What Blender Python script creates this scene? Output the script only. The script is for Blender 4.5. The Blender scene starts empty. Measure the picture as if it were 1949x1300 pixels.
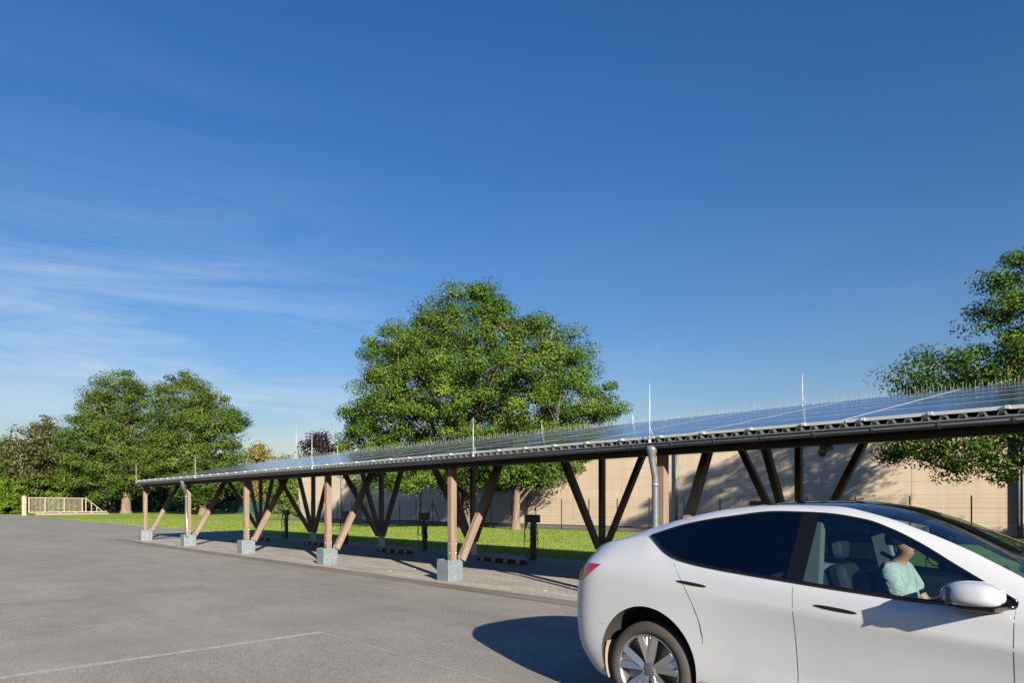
import bpy, bmesh, math, random
import numpy as np
from mathutils import Vector, Matrix

sc = bpy.context.scene
col = sc.collection
R = math.radians
random.seed(7)
rng = np.random.default_rng(11)

# ------------------------------------------------------------------ camera
# site axes: X runs along the carport (towards the right), Y runs from the yard to the hall, Z up
EYE = 1.5795
YAW = R(45.8066)
DX, DZ = math.sin(R(44.1934)), math.cos(R(44.1934))
FPX, CX, HY = 1299.0, 974.5, 962.4
cam = bpy.data.cameras.new('camera')
cam.sensor_width = 36.0
cam.lens = 36.0 * FPX / 1949.0
cam.shift_y = (HY - 650.0) / 1949.0
cam.clip_start, cam.clip_end = 0.05, 3000
camo = bpy.data.objects.new('camera', cam)
camo.location = (0, 0, EYE)
camo.rotation_euler = (R(90), 0, YAW)
col.objects.link(camo)
sc.camera = camo

# ------------------------------------------------------------------ light
SUN_H = (2.45, -1.0)              # towards the sun, per metre of height
SUN_EL = math.atan2(1.0, math.hypot(*SUN_H))
SUN_AZ = math.atan2(SUN_H[0], SUN_H[1])
sun = bpy.data.lights.new('sun', 'SUN')
sun.energy = 5.0
sun.angle = R(0.53)
sun.color = (1.0, 0.90, 0.755)
suno = bpy.data.objects.new('sun', sun)
suno.rotation_euler = Vector((SUN_H[0], SUN_H[1], 1.0)).to_track_quat('Z', 'Y').to_euler()
suno.location = (30, -12, 40)
col.objects.link(suno)

world = bpy.data.worlds.new('World')
sc.world = world
world.use_nodes = True
nt = world.node_tree
nt.nodes.clear()
def N(t, kind, **kw):
    n = t.nodes.new(kind)
    for k, v in kw.items():
        setattr(n, k, v)
    return n
w_out = N(nt, 'ShaderNodeOutputWorld')
w_bg = N(nt, 'ShaderNodeBackground')
w_sky = N(nt, 'ShaderNodeTexSky', sky_type='NISHITA')
w_sky.sun_disc = False
w_sky.sun_elevation = SUN_EL
w_sky.sun_rotation = SUN_AZ
w_sky.altitude = 0
w_sky.air_density = 1.5
w_sky.dust_density = 0.5
w_sky.ozone_density = 4.0
w_bg.inputs['Strength'].default_value = 0.065
# thin cirrus streaks, fixed to the sky by direction
w_tc = N(nt, 'ShaderNodeTexCoord')
w_map = N(nt, 'ShaderNodeMapping')
w_map.inputs['Rotation'].default_value = (R(-12), R(4), R(-12))
w_map.inputs['Scale'].default_value = (1.0, 1.0, 8.0)
w_noise = N(nt, 'ShaderNodeTexNoise')
w_noise.inputs['Scale'].default_value = 2.2
w_noise.inputs['Detail'].default_value = 9
w_noise.inputs['Roughness'].default_value = 0.62
w_noise.inputs['Distortion'].default_value = 0.7
w_ramp = N(nt, 'ShaderNodeMapRange')
w_ramp.inputs['From Min'].default_value = 0.42
w_ramp.inputs['From Max'].default_value = 0.80
w_ramp.inputs['To Max'].default_value = 0.75
w_dot = N(nt, 'ShaderNodeVectorMath', operation='DOT_PRODUCT')
cd = Vector((-0.95, 0.24, 0.13)).normalized()
w_dot.inputs[1].default_value = cd
w_mask = N(nt, 'ShaderNodeMapRange')
w_mask.inputs['From Min'].default_value = 0.90
w_mask.inputs['From Max'].default_value = 0.995
w_mask.inputs['To Min'].default_value = 0.08
w_mask.inputs['To Max'].default_value = 0.85
w_mul = N(nt, 'ShaderNodeMath', operation='MULTIPLY')
w_mix = N(nt, 'ShaderNodeMix', data_type='RGBA')
w_mix.inputs['B'].default_value = (6.3, 7.0, 7.5, 1)
w_hsv = N(nt, 'ShaderNodeHueSaturation')
w_hsv.inputs['Saturation'].default_value = 1.3
L = nt.links.new
L(w_tc.outputs['Generated'], w_map.inputs['Vector'])
L(w_map.outputs['Vector'], w_noise.inputs['Vector'])
L(w_noise.outputs['Fac'], w_ramp.inputs['Value'])
L(w_tc.outputs['Generated'], w_dot.inputs[0])
L(w_dot.outputs['Value'], w_mask.inputs['Value'])
L(w_ramp.outputs['Result'], w_mul.inputs[0])
L(w_mask.outputs['Result'], w_mul.inputs[1])
w_sep = N(nt, 'ShaderNodeSeparateXYZ')
w_hm = N(nt, 'ShaderNodeMapRange', interpolation_type='SMOOTHSTEP')
w_hm.inputs['From Min'].default_value = 0.20
w_hm.inputs['From Max'].default_value = 0.40
w_hm.inputs['To Min'].default_value = 1.0
w_hm.inputs['To Max'].default_value = 0.16
w_mul2 = N(nt, 'ShaderNodeMath', operation='MULTIPLY')
L(w_tc.outputs['Generated'], w_sep.inputs[0])
L(w_sep.outputs['Z'], w_hm.inputs['Value'])
L(w_mul.outputs['Value'], w_mul2.inputs[0])
L(w_hm.outputs['Result'], w_mul2.inputs[1])
L(w_mul2.outputs['Value'], w_mix.inputs['Factor'])
L(w_sky.outputs['Color'], w_hsv.inputs['Color'])
w_tint = N(nt, 'ShaderNodeMix', data_type='RGBA', blend_type='MULTIPLY')
w_tint.inputs['Factor'].default_value = 1.0
w_tint.inputs['B'].default_value = (0.773, 0.746, 0.984, 1)
L(w_hsv.outputs['Color'], w_tint.inputs['A'])
L(w_tint.outputs['Result'], w_mix.inputs['A'])
L(w_mix.outputs['Result'], w_bg.inputs['Color'])
L(w_bg.outputs['Background'], w_out.inputs['Surface'])

sc.view_settings.view_transform = 'Standard'
sc.view_settings.look = 'None'
sc.view_settings.exposure = 0.9
sc.view_settings.gamma = 1.0
sc.render.film_transparent = False
sc.cycles.max_bounces = 8
sc.cycles.diffuse_bounces = 0
sc.cycles.transparent_max_bounces = 24
sc.cycles.caustics_reflective = False
sc.cycles.caustics_refractive = False

# ------------------------------------------------------------------ helpers
def sm(a, b, x):
    u = max(0.0, min(1.0, (x - a) / (b - a)))
    return u * u * (3 - 2 * u)

def hz(s, t):
    """ground height: the yard climbs gently towards the far gate"""
    base = 0.00384 * max(0.0, min(130.0, -s))
    w = max(1 - sm(18, 36, t), sm(-75, -90, s) if s < -75 else 0.0)
    return base * w + 0.03 * (1 - w)

def ray(x, y=HY):
    a = (x - CX) / FPX
    return (a * DX - DZ, a * DZ + DX, (HY - y) / FPX)

def spot(x, Z):
    """site point at Z metres ahead in the direction of photo column x"""
    r = ray(x)
    return (r[0] * Z, r[1] * Z)

def link(name, me, m, parent=None):
    o = bpy.data.objects.new(name, me)
    col.objects.link(o)
    if m is not None:
        for mm in (m if isinstance(m, (list, tuple)) else [m]):
            me.materials.append(mm)
    if parent is not None:
        o.parent = parent
    return o

def thing(name, label, cat, loc=(0, 0, 0), rz=0.0, group=None):
    o = bpy.data.objects.new(name, None)
    o.empty_display_size = 0.2
    col.objects.link(o)
    o.location = loc
    o.rotation_euler = (0, 0, rz)
    o['label'] = label
    o['category'] = cat
    if group:
        o['group'] = group
    return o

def tag(o, label, cat, group=None):
    o['label'] = label
    o['category'] = cat
    if group:
        o['group'] = group
    return o

def structure(o):
    o['kind'] = 'structure'
    return o

def dup(root, loc, rz=None, label=None):
    r = root.copy()
    col.objects.link(r)
    r.location = loc
    if rz is not None:
        r.rotation_euler = (0, 0, rz)
    if label:
        r['label'] = label
    for ch in list(root.children):
        c = ch.copy()
        col.objects.link(c)
        c.parent = r
        for g in list(ch.children):
            d = g.copy()
            col.objects.link(d)
            d.parent = c
    return r

class MB:
    """collects shapes for one mesh"""
    def __init__(self):
        self.v, self.f, self.uv, self.mi, self.sm = [], [], [], [], []
    def quad(self, pts, uv=None, mi=0, smooth=False):
        n = len(self.v)
        self.v += [tuple(p) for p in pts]
        self.f.append(tuple(range(n, n + len(pts))))
        self.uv.append(uv or [(p[0], p[1]) for p in pts])
        self.mi.append(mi)
        self.sm.append(smooth)
    def face(self, idx, uv=None, mi=0, smooth=True):
        self.f.append(tuple(idx))
        self.uv.append(uv or [(0, 0)] * len(idx))
        self.mi.append(mi)
        self.sm.append(smooth)
    def bar(self, p0, p1, w, h, up=(0, 0, 1), mi=0, cut=None):
        """square bar from p0 to p1; w across, h along up"""
        p0, p1 = Vector(p0), Vector(p1)
        d = (p1 - p0)
        ln = d.length
        d.normalize()
        up = Vector(up)
        side = d.cross(up)
        if side.length < 1e-5:
            side = d.cross(Vector((1, 0, 0)))
        side.normalize()
        up = side.cross(d).normalized()
        n = len(self.v)
        for p in (p0, p1):
            for a, b in ((-1, -1), (1, -1), (1, 1), (-1, 1)):
                self.v.append(tuple(p + side * (a * w / 2) + up * (b * h / 2)))
        off = random.random() * 40
        per = [0, w, w + h, 2 * w + h, 2 * w + 2 * h]
        for k in range(4):
            k2 = (k + 1) % 4
            self.face((n + k, n + k2, n + 4 + k2, n + 4 + k),
                      [(off, per[k]), (off, per[k + 1]), (off + ln, per[k + 1]), (off + ln, per[k])], mi, False)
        self.face((n + 3, n + 2, n + 1, n), [(0, 0), (w, 0), (w, h), (0, h)], mi, False)
        self.face((n + 4, n + 5, n + 6, n + 7), [(0, 0), (w, 0), (w, h), (0, h)], mi, False)
    def box(self, x0, x1, y0, y1, z0, z1, mi=0):
        self.bar(((x0 + x1) / 2, (y0 + y1) / 2, z0), ((x0 + x1) / 2, (y0 + y1) / 2, z1),
                 abs(x1 - x0), abs(y1 - y0), up=(0, 1, 0), mi=mi)
    def tube(self, pts, rad, n=8, mi=0, cap=True):
        pts = [Vector(p) for p in pts]
        if not isinstance(rad, (list, tuple)):
            rad = [rad] * len(pts)
        base = len(self.v)
        prev = None
        acc = 0.0
        lens = []
        for i, p in enumerate(pts):
            a = pts[max(0, i - 1)]
            b = pts[min(len(pts) - 1, i + 1)]
            d = (b - a).normalized()
            if prev is None:
                s = d.cross(Vector((0, 0, 1)))
                if s.length < 1e-3:
                    s = d.cross(Vector((0, 1, 0)))
            else:
                s = prev - d * prev.dot(d)
            s.normalize()
            prev = s
            u = s.cross(d)
            if i:
                acc += (p - pts[i - 1]).length
            lens.append(acc)
            for k in range(n):
                an = 2 * math.pi * k / n
                self.v.append(tuple(p + (s * math.cos(an) + u * math.sin(an)) * rad[i]))
        for i in range(len(pts) - 1):
            for k in range(n):
                k2 = (k + 1) % n
                a = base + i * n
                b = a + n
                c0, c1 = k / n, (k + 1) / n
                self.face((a + k, b + k, b + k2, a + k2),
                          [(lens[i], c0), (lens[i + 1], c0), (lens[i + 1], c1), (lens[i], c1)], mi, True)
        if cap:
            self.face(tuple(base + k for k in range(n)), None, mi, False)
            e = base + (len(pts) - 1) * n
            self.face(tuple(e + k for k in reversed(range(n))), None, mi, False)
    def lathe(self, prof, n=24, axis='Z', origin=(0, 0, 0), mi=0, close=False):
        """prof: (radius, height) pairs"""
        base = len(self.v)
        for r, h in prof:
            for k in range(n):
                an = 2 * math.pi * k / n
                c, s = r * math.cos(an), r * math.sin(an)
                p = (c, s, h) if axis == 'Z' else ((h, c, s) if axis == 'X' else (c, h, s))
                self.v.append((p[0] + origin[0], p[1] + origin[1], p[2] + origin[2]))
        for i in range(len(prof) - 1):
            for k in range(n):
                k2 = (k + 1) % n
                self.face((base + i * n + k, base + i * n + k2, base + (i + 1) * n + k2, base + (i + 1) * n + k), None, mi, True)
    def mesh(self, name, merge=0.0):
        me = bpy.data.meshes.new(name)
        me.from_pydata(self.v, [], self.f)
        uvl = me.uv_layers.new(name='UVMap')
        flat = [c for f in self.uv for p in f for c in p]
        uvl.data.foreach_set('uv', flat)
        me.polygons.foreach_set('material_index', self.mi)
        me.polygons.foreach_set('use_smooth', self.sm)
        me.update()
        if merge:
            bm = bmesh.new()
            bm.from_mesh(me)
            bmesh.ops.remove_doubles(bm, verts=bm.verts, dist=merge)
            bmesh.ops.recalc_face_normals(bm, faces=bm.faces)
            bm.to_mesh(me)
            bm.free()
        return me
    def build(self, name, m, parent=None, bevel=0.0, merge=0.0):
        o = link(name, self.mesh(name, merge), m, parent)
        if bevel:
            b = o.modifiers.new('bevel', 'BEVEL')
            b.width = bevel
            b.segments = 2
            b.limit_method = 'ANGLE'
            b.angle_limit = R(40)
        return o

# ------------------------------------------------------------------ materials
def mat(name, base, rough=0.6, metal=0.0, spec=0.5, coat=0.0):
    m = bpy.data.materials.new(name)
    m.use_nodes = True
    b = m.node_tree.nodes['Principled BSDF']
    b.inputs['Base Color'].default_value = (*base, 1)
    b.inputs['Roughness'].default_value = rough
    b.inputs['Metallic'].default_value = metal
    b.inputs['Specular IOR Level'].default_value = spec
    b.inputs['Coat Weight'].default_value = coat
    b.inputs['Coat Roughness'].default_value = 0.03
    return m

def bs(m):
    return m.node_tree.nodes['Principled BSDF']

def noise_node(t, scale, detail=4, coord='Object', mapscale=None, rough=0.5):
    tc = N(t, 'ShaderNodeTexCoord')
    n = N(t, 'ShaderNodeTexNoise')
    n.inputs['Scale'].default_value = scale
    n.inputs['Detail'].default_value = detail
    n.inputs['Roughness'].default_value = rough
    if mapscale:
        mp = N(t, 'ShaderNodeMapping')
        mp.inputs['Scale'].default_value = mapscale
        t.links.new(tc.outputs[coord], mp.inputs['Vector'])
        t.links.new(mp.outputs['Vector'], n.inputs['Vector'])
    else:
        t.links.new(tc.outputs[coord], n.inputs['Vector'])
    return n.outputs['Fac']

def ramp(t, fac, stops):
    r = N(t, 'ShaderNodeValToRGB')
    e = r.color_ramp.elements
    while len(e) < len(stops):
        e.new(0.5)
    for k, (p, c) in enumerate(stops):
        e[k].position = p
        e[k].color = (*c, 1) if len(c) == 3 else c
    t.links.new(fac, r.inputs['Fac'])
    return r.outputs['Color']

def mixc(t, fac, a, b, mode='MIX'):
    m = N(t, 'ShaderNodeMix', data_type='RGBA', blend_type=mode)
    for sock, v in (('Factor', fac), ('A', a), ('B', b)):
        if hasattr(v, 'is_linked') or hasattr(v, 'links'):
            t.links.new(v, m.inputs[sock])
        elif isinstance(v, (int, float)):
            m.inputs[sock].default_value = v
        else:
            m.inputs[sock].default_value = (*v, 1)
    return m.outputs['Result']

def bump(m, fac, strength=0.2, dist=0.01):
    t = m.node_tree
    b = N(t, 'ShaderNodeBump')
    b.inputs['Strength'].default_value = strength
    b.inputs['Distance'].default_value = dist
    t.links.new(fac, b.inputs['Height'])
    t.links.new(b.outputs['Normal'], bs(m).inputs['Normal'])

def setc(m, c):
    m.node_tree.links.new(c, bs(m).inputs['Base Color'])

# asphalt
M_asph = mat('asphalt', (0.2, 0.19, 0.18), 0.92, spec=0.25)
t = M_asph.node_tree
big = ramp(t, noise_node(t, 0.16, 5, mapscale=(0.7, 1.6, 1)), [(0.3, (0.262, 0.248, 0.218)), (0.7, (0.308, 0.294, 0.260))])
patch = ramp(t, noise_node(t, 0.9, 4, rough=0.65), [(0.35, (0.82, 0.82, 0.82)), (0.65, (1.12, 1.12, 1.12))])
fine = ramp(t, noise_node(t, 62, 5, rough=0.78), [(0.33, (0.38, 0.38, 0.39)), (0.5, (0.96, 0.96, 0.96)), (0.66, (1.75, 1.7, 1.62))])
c = mixc(t, 0.55, big, patch, 'MULTIPLY')
c = mixc(t, 0.9, c, fine, 'MULTIPLY')
wear = ramp(t, noise_node(t, 0.55, 6, mapscale=(0.25, 1.3, 1), rough=0.7), [(0.36, (0.88, 0.88, 0.89)), (0.5, (1, 1, 1)), (0.68, (1.08, 1.075, 1.06))])
c = mixc(t, 1.0, c, wear, 'MULTIPLY')
oil = ramp(t, noise_node(t, 0.42, 3, mapscale=(1, 1, 1), rough=0.55), [(0.24, (0.74, 0.74, 0.75)), (0.33, (1, 1, 1))])
c = mixc(t, 0.45, c, oil, 'MULTIPLY')
vo = N(t, 'ShaderNodeTexVoronoi', feature='DISTANCE_TO_EDGE')
vo.inputs['Scale'].default_value = 0.16
tcv = N(t, 'ShaderNodeTexCoord')
wn = N(t, 'ShaderNodeTexNoise')
wn.inputs['Scale'].default_value = 1.4
wn.inputs['Detail'].default_value = 6
wv = N(t, 'ShaderNodeMix', data_type='VECTOR')
wv.inputs['Factor'].default_value = 0.35
t.links.new(tcv.outputs['Object'], wn.inputs['Vector'])
t.links.new(tcv.outputs['Object'], wv.inputs[4])
t.links.new(wn.outputs['Color'], wv.inputs[5])
t.links.new(wv.outputs[1], vo.inputs['Vector'])
crack = ramp(t, vo.outputs['Distance'], [(0.0, (0.62, 0.62, 0.62)), (0.0022, (1, 1, 1))])
c = mixc(t, 0.55, c, crack, 'MULTIPLY')
setc(M_asph, c)
bump(M_asph, noise_node(t, 120, 3), 0.55, 0.006)

M_chan = mat('drain_channel', (0.2, 0.17, 0.13), 0.9, spec=0.2)
t = M_chan.node_tree
setc(M_chan, mixc(t, 0.8, ramp(t, noise_node(t, 0.8, 6, mapscale=(0.35, 3, 1), rough=0.7), [(0.3, (0.15, 0.13, 0.10)), (0.7, (0.27, 0.245, 0.20))]),
                  ramp(t, noise_node(t, 60, 3), [(0.35, (0.7, 0.7, 0.7)), (0.65, (1.2, 1.2, 1.2))]), 'MULTIPLY'))
bump(M_chan, noise_node(t, 60, 3), 0.4, 0.005)

M_pave = mat('block_paving', (0.25, 0.23, 0.2), 0.85, spec=0.25)
t = M_pave.node_tree
tc = N(t, 'ShaderNodeTexCoord')
br = N(t, 'ShaderNodeTexBrick')
br.inputs['Scale'].default_value = 1.0
br.inputs['Brick Width'].default_value = 0.20
br.inputs['Row Height'].default_value = 0.10
br.inputs['Mortar Size'].default_value = 0.004
br.inputs['Color1'].default_value = (0.375, 0.355, 0.330, 1)
br.inputs['Color2'].default_value = (0.455, 0.432, 0.400, 1)
br.inputs['Mortar'].default_value = (0.15, 0.13, 0.11, 1)
t.links.new(tc.outputs['Object'], br.inputs['Vector'])
setc(M_pave, mixc(t, 0.75, br.outputs['Color'], ramp(t, noise_node(t, 0.9, 6, mapscale=(0.6, 2.2, 1), rough=0.65), [(0.3, (0.72, 0.71, 0.7)), (0.68, (1.25, 1.24, 1.22))]), 'MULTIPLY'))
bump(M_pave, br.outputs['Fac'], -0.4, 0.006)

# lawn
M_lawn = mat('lawn_ground', (0.12, 0.2, 0.03), 0.95, spec=0.1)
t = M_lawn.node_tree
c = mixc(t, 0.6, ramp(t, noise_node(t, 0.35, 5, rough=0.6), [(0.3, (0.215, 0.305, 0.055)), (0.7, (0.31, 0.39, 0.082))]),
         ramp(t, noise_node(t, 14, 4, rough=0.7), [(0.3, (0.6, 0.65, 0.5)), (0.7, (1.3, 1.25, 1.2))]), 'MULTIPLY')
setc(M_lawn, c)
bump(M_lawn, noise_node(t, 22, 4, rough=0.7), 0.9, 0.05)

def leaf_mat(name, lo, hi, trans=0.28, tint_hi=None):
    m = bpy.data.materials.new(name)
    m.use_nodes = True
    t = m.node_tree
    b = t.nodes['Principled BSDF']
    out = t.nodes['Material Output']
    geo = N(t, 'ShaderNodeNewGeometry')
    at = N(t, 'ShaderNodeAttribute', attribute_name='tint')
    mx = N(t, 'ShaderNodeMath', operation='MULTIPLY_ADD')
    mx.inputs[1].default_value = 0.45
    t.links.new(geo.outputs['Random Per Island'], mx.inputs[0])
    m2 = N(t, 'ShaderNodeMath', operation='MULTIPLY')
    m2.inputs[1].default_value = 0.55
    t.links.new(at.outputs['Fac'], m2.inputs[0])
    t.links.new(m2.outputs[0], mx.inputs[2])
    stops = [(0.0, lo), (0.75, hi)]
    if tint_hi:
        stops.append((1.0, tint_hi))
    cc = ramp(t, mx.outputs[0], stops)
    t.links.new(cc, b.inputs['Base Color'])
    b.inputs['Roughness'].default_value = 0.6
    b.inputs['Specular IOR Level'].default_value = 0.18
    tr = N(t, 'ShaderNodeBsdfTranslucent')
    br2 = mixc(t, 1.0, cc, (1.25, 1.3, 0.7), 'MULTIPLY')
    t.links.new(br2, tr.inputs['Color'])
    ms = N(t, 'ShaderNodeMixShader')
    ms.inputs[0].default_value = trans
    t.links.new(b.outputs[0], ms.inputs[1])
    t.links.new(tr.outputs[0], ms.inputs[2])
    t.links.new(ms.outputs[0], out.inputs['Surface'])
    return m

M_oak = leaf_mat('oak_leaves', (0.022, 0.062, 0.009), (0.122, 0.215, 0.024), 0.18, (0.25, 0.30, 0.04))
M_maple = leaf_mat('broad_leaves', (0.022, 0.060, 0.012), (0.130, 0.205, 0.028), 0.22, (0.19, 0.20, 0.03))
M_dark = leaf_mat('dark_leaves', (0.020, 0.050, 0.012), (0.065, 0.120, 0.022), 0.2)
M_bright = leaf_mat('hedge_leaves', (0.055, 0.12, 0.012), (0.155, 0.25, 0.025), 0.28, (0.25, 0.26, 0.03))
M_olive = leaf_mat('birch_leaves', (0.045, 0.065, 0.018), (0.13, 0.14, 0.04), 0.25, (0.24, 0.17, 0.06))
M_gold = leaf_mat('golden_leaves', (0.17, 0.15, 0.035), (0.36, 0.30, 0.07), 0.3)
M_purple = leaf_mat('purple_leaves', (0.014, 0.007, 0.011), (0.042, 0.018, 0.026), 0.12)
M_grass = leaf_mat('grass_blades', (0.18, 0.275, 0.040), (0.33, 0.42, 0.075), 0.3, (0.40, 0.42, 0.13))

M_bark = mat('bark', (0.2, 0.15, 0.1), 0.9, spec=0.2)
t = M_bark.node_tree
setc(M_bark, ramp(t, noise_node(t, 3.0, 6, mapscale=(3, 3, 0.6), rough=0.7), [(0.3, (0.10, 0.075, 0.05)), (0.65, (0.30, 0.235, 0.165))]))
bump(M_bark, noise_node(t, 5.0, 5, mapscale=(3, 3, 0.5), rough=0.7), 0.8, 0.06)

# timber
M_wood = mat('brown_timber', (0.25, 0.15, 0.1), 0.62, spec=0.3)
t = M_wood.node_tree
c = ramp(t, noise_node(t, 1.0, 6, 'UV', (1.1, 34, 1), 0.6), [(0.28, (0.160, 0.112, 0.082)), (0.5, (0.255, 0.186, 0.138)), (0.75, (0.345, 0.265, 0.205))])
kn = ramp(t, noise_node(t, 1.0, 2, 'UV', (3.2, 9, 1)), [(0.2, (0.45, 0.42, 0.4)), (0.30, (1, 1, 1))])
setc(M_wood, mixc(t, 1.0, c, kn, 'MULTIPLY'))
bump(M_wood, noise_node(t, 1.0, 4, 'UV', (2, 60, 1)), 0.25, 0.004)
M_wood_shade = mat('timber_shade_tone', (0.06, 0.04, 0.03), 0.65, spec=0.3)  # the brown timber again, with the shade under the roof put into its colour
t = M_wood_shade.node_tree
setc(M_wood_shade, ramp(t, noise_node(t, 1.0, 6, 'UV', (1.1, 34, 1), 0.6), [(0.3, (0.026, 0.018, 0.015)), (0.7, (0.050, 0.036, 0.030))]))

def galv(name, a, b2, rough=0.42, metal=0.85):
    m = mat(name, a, rough, metal)
    t = m.node_tree
    v = N(t, 'ShaderNodeTexVoronoi')
    v.inputs['Scale'].default_value = 26
    tcn = N(t, 'ShaderNodeTexCoord')
    t.links.new(tcn.outputs['Object'], v.inputs['Vector'])
    cl = mixc(t, 0.5, ramp(t, v.outputs['Color'], [(0.1, a), (0.9, b2)]), ramp(t, noise_node(t, 5, 6, rough=0.7), [(0.3, a), (0.7, b2)]))
    setc(m, cl)
    return m
M_galv = galv('galvanised_steel', (0.20, 0.245, 0.28), (0.38, 0.435, 0.465), 0.45, 0.5)
M_pipe = galv('galvanised_pipe', (0.12, 0.132, 0.142), (0.20, 0.215, 0.228), 0.45, 0.25)
M_steel_dark = galv('grey_steel', (0.30, 0.33, 0.36), (0.42, 0.45, 0.48), 0.5, 0.6)  # mottled grey steel for rear stems, hall roof and guide post
M_gutter = mat('zinc_gutter', (0.10, 0.11, 0.125), 0.30, 0.15)
t = M_gutter.node_tree
setc(M_gutter, ramp(t, noise_node(t, 2.5, 5, mapscale=(0.4, 2, 2)), [(0.3, (0.070, 0.082, 0.10)), (0.7, (0.115, 0.13, 0.155))]))
M_alu = mat('aluminium', (0.66, 0.66, 0.655), 0.42, 0.45)
M_rod = mat('pale_rod', (0.72, 0.72, 0.72), 0.5, 0.1)
M_sheet = mat('roof_sheet', (0.10, 0.125, 0.115), 0.45, 0.2)
M_cream_edge = mat('sheet_edge', (0.75, 0.68, 0.58), 0.5)
M_bolt = mat('zinc_bolt', (0.75, 0.75, 0.75), 0.3, 0.9)
M_blackp = mat('black_plastic', (0.012, 0.012, 0.014), 0.42)
M_rubber = mat('black_rubber', (0.018, 0.017, 0.017), 0.75)
M_orange = mat('orange_marking', (0.62, 0.26, 0.03), 0.6)
M_white = mat('white_paint', (0.8, 0.8, 0.78), 0.5)
M_white_dot = mat('white_marker', (0.55, 0.54, 0.52), 0.6)

# photovoltaic glass with cell grid
M_pv = mat('solar_glass', (0.012, 0.018, 0.04), 0.06, 0.0, 0.6)
t = M_pv.node_tree
tc = N(t, 'ShaderNodeTexCoord')
bk = N(t, 'ShaderNodeTexBrick')
bk.offset = 0.0
bk.inputs['Scale'].default_value = 1.0
bk.inputs['Brick Width'].default_value = 0.166
bk.inputs['Row Height'].default_value = 0.181
bk.inputs['Mortar Size'].default_value = 0.006
bk.inputs['Color1'].default_value = (0.013, 0.023, 0.075, 1)
bk.inputs['Color2'].default_value = (0.017, 0.029, 0.09, 1)
bk.inputs['Mortar'].default_value = (0.10, 0.11, 0.13, 1)
t.links.new(tc.outputs['UV'], bk.inputs['Vector'])
setc(M_pv, bk.outputs['Color'])
rr = ramp(t, noise_node(t, 3, 4), [(0.3, (0.09, 0.09, 0.09)), (0.7, (0.17, 0.17, 0.17))])
t.links.new(rr, bs(M_pv).inputs['Roughness'])

# hall wall: cream sheet panels with joints
M_hall = mat('cream_panels', (0.66, 0.54, 0.38), 0.7, spec=0.25)
t = M_hall.node_tree
c = mixc(t, 1.0, ramp(t, noise_node(t, 0.25, 5, mapscale=(1, 1, 2.2)), [(0.3, (0.70, 0.58, 0.425)), (0.7, (0.775, 0.65, 0.485))]),
         ramp(t, noise_node(t, 1.2, 5, mapscale=(3.0, 1, 0.25), rough=0.7), [(0.25, (0.9, 0.89, 0.88)), (0.6, (1.02, 1.02, 1.02))]), 'MULTIPLY')
streak = ramp(t, noise_node(t, 1.0, 5, mapscale=(5.0, 1, 0.12), rough=0.6), [(0.30, (0.88, 0.87, 0.86)), (0.5, (1, 1, 1))])
c = mixc(t, 0.35, c, streak, 'MULTIPLY')
setc(M_hall, c)
M_hall_joint = mat('panel_joint', (0.48, 0.40, 0.295), 0.8)
M_hall_base = mat('concrete_plinth', (0.10, 0.10, 0.10), 0.9)
M_door = mat('grey_door', (0.20, 0.22, 0.24), 0.5)
M_dgreen = mat('dark_green_post', (0.010, 0.032, 0.028), 0.5)
M_fgreen = mat('green_fence', (0.015, 0.13, 0.10), 0.5)
M_wire = mat('fence_wire', (0.06, 0.065, 0.055), 0.6)
M_gate = mat('cream_gate', (0.74, 0.63, 0.48), 0.5)
t = M_gate.node_tree
setc(M_gate, ramp(t, noise_node(t, 2.0, 5), [(0.3, (0.50, 0.425, 0.325)), (0.7, (0.60, 0.52, 0.415))]))
M_conc = mat('concrete', (0.42, 0.38, 0.33), 0.85)
M_gravel = mat('gravel', (0.22, 0.19, 0.15), 0.95)
t = M_gravel.node_tree
setc(M_gravel, ramp(t, noise_node(t, 18, 4, rough=0.7), [(0.3, (0.08, 0.065, 0.045)), (0.7, (0.34, 0.30, 0.25))]))
bump(M_gravel, noise_node(t, 20, 4), 1.0, 0.04)

# ------------------------------------------------------------------ ground
def sheet(name, ss, ts, dz, m, fn=None):
    me = bpy.data.meshes.new(name)
    v, f = [], []
    for s in ss:
        for tt in ts:
            v.append((s, tt, hz(s, tt) + (fn(s, tt) if fn else 0) + dz))
    n = len(ts)
    for i in range(len(ss) - 1):
        for j in range(n - 1):
            f.append((i * n + j, (i + 1) * n + j, (i + 1) * n + j + 1, i * n + j + 1))
    me.from_pydata(v, [], f)
    me.update()
    return structure(link(name, me, m))

ss_all = [-1500, -700, -400, -250, -180, -150, -130, -110, -100, -92, -88, -84, -80, -76, -70, -60, -50, -40, -30, -20, -10, 0, 10, 30, 60, 120, 300, 800]
ts_all = [-800, -300, -120, -60, -30, -10, 0, 4, 8, 12, 14.3, 16, 18, 20, 22, 24, 26, 28, 30, 32, 34, 36, 38, 41, 50, 70, 110, 200, 500, 1500]
sheet('ground', ss_all, ts_all, -0.012, M_lawn)
asph_s = [-106, -100, -90, -80, -70, -60, -50, -40, -31.3, -20, -10, 0, 10, 30, 60]
sheet('asphalt_yard', asph_s, [-60, -30, -10, 0, 4, 8, 12, 14.35], 0.0, M_asph)
sheet('drain_channel', [-33.0, -31.5, -20, -10, 0, 10, 20], [7.95, 8.38], 0.005, M_chan, lambda s, t_: 0.0)
sheet('paving', [-31.2, -20, -10, 0, 10, 20], [8.382, 12, 14.22], 0.006, M_pave)
sheet('gravel_strip', [-77, -60, -40, -20, 0, 14], [32.4, 34, 36, 38, 38.9], 0.004, M_gravel)
kb = MB()
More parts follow.
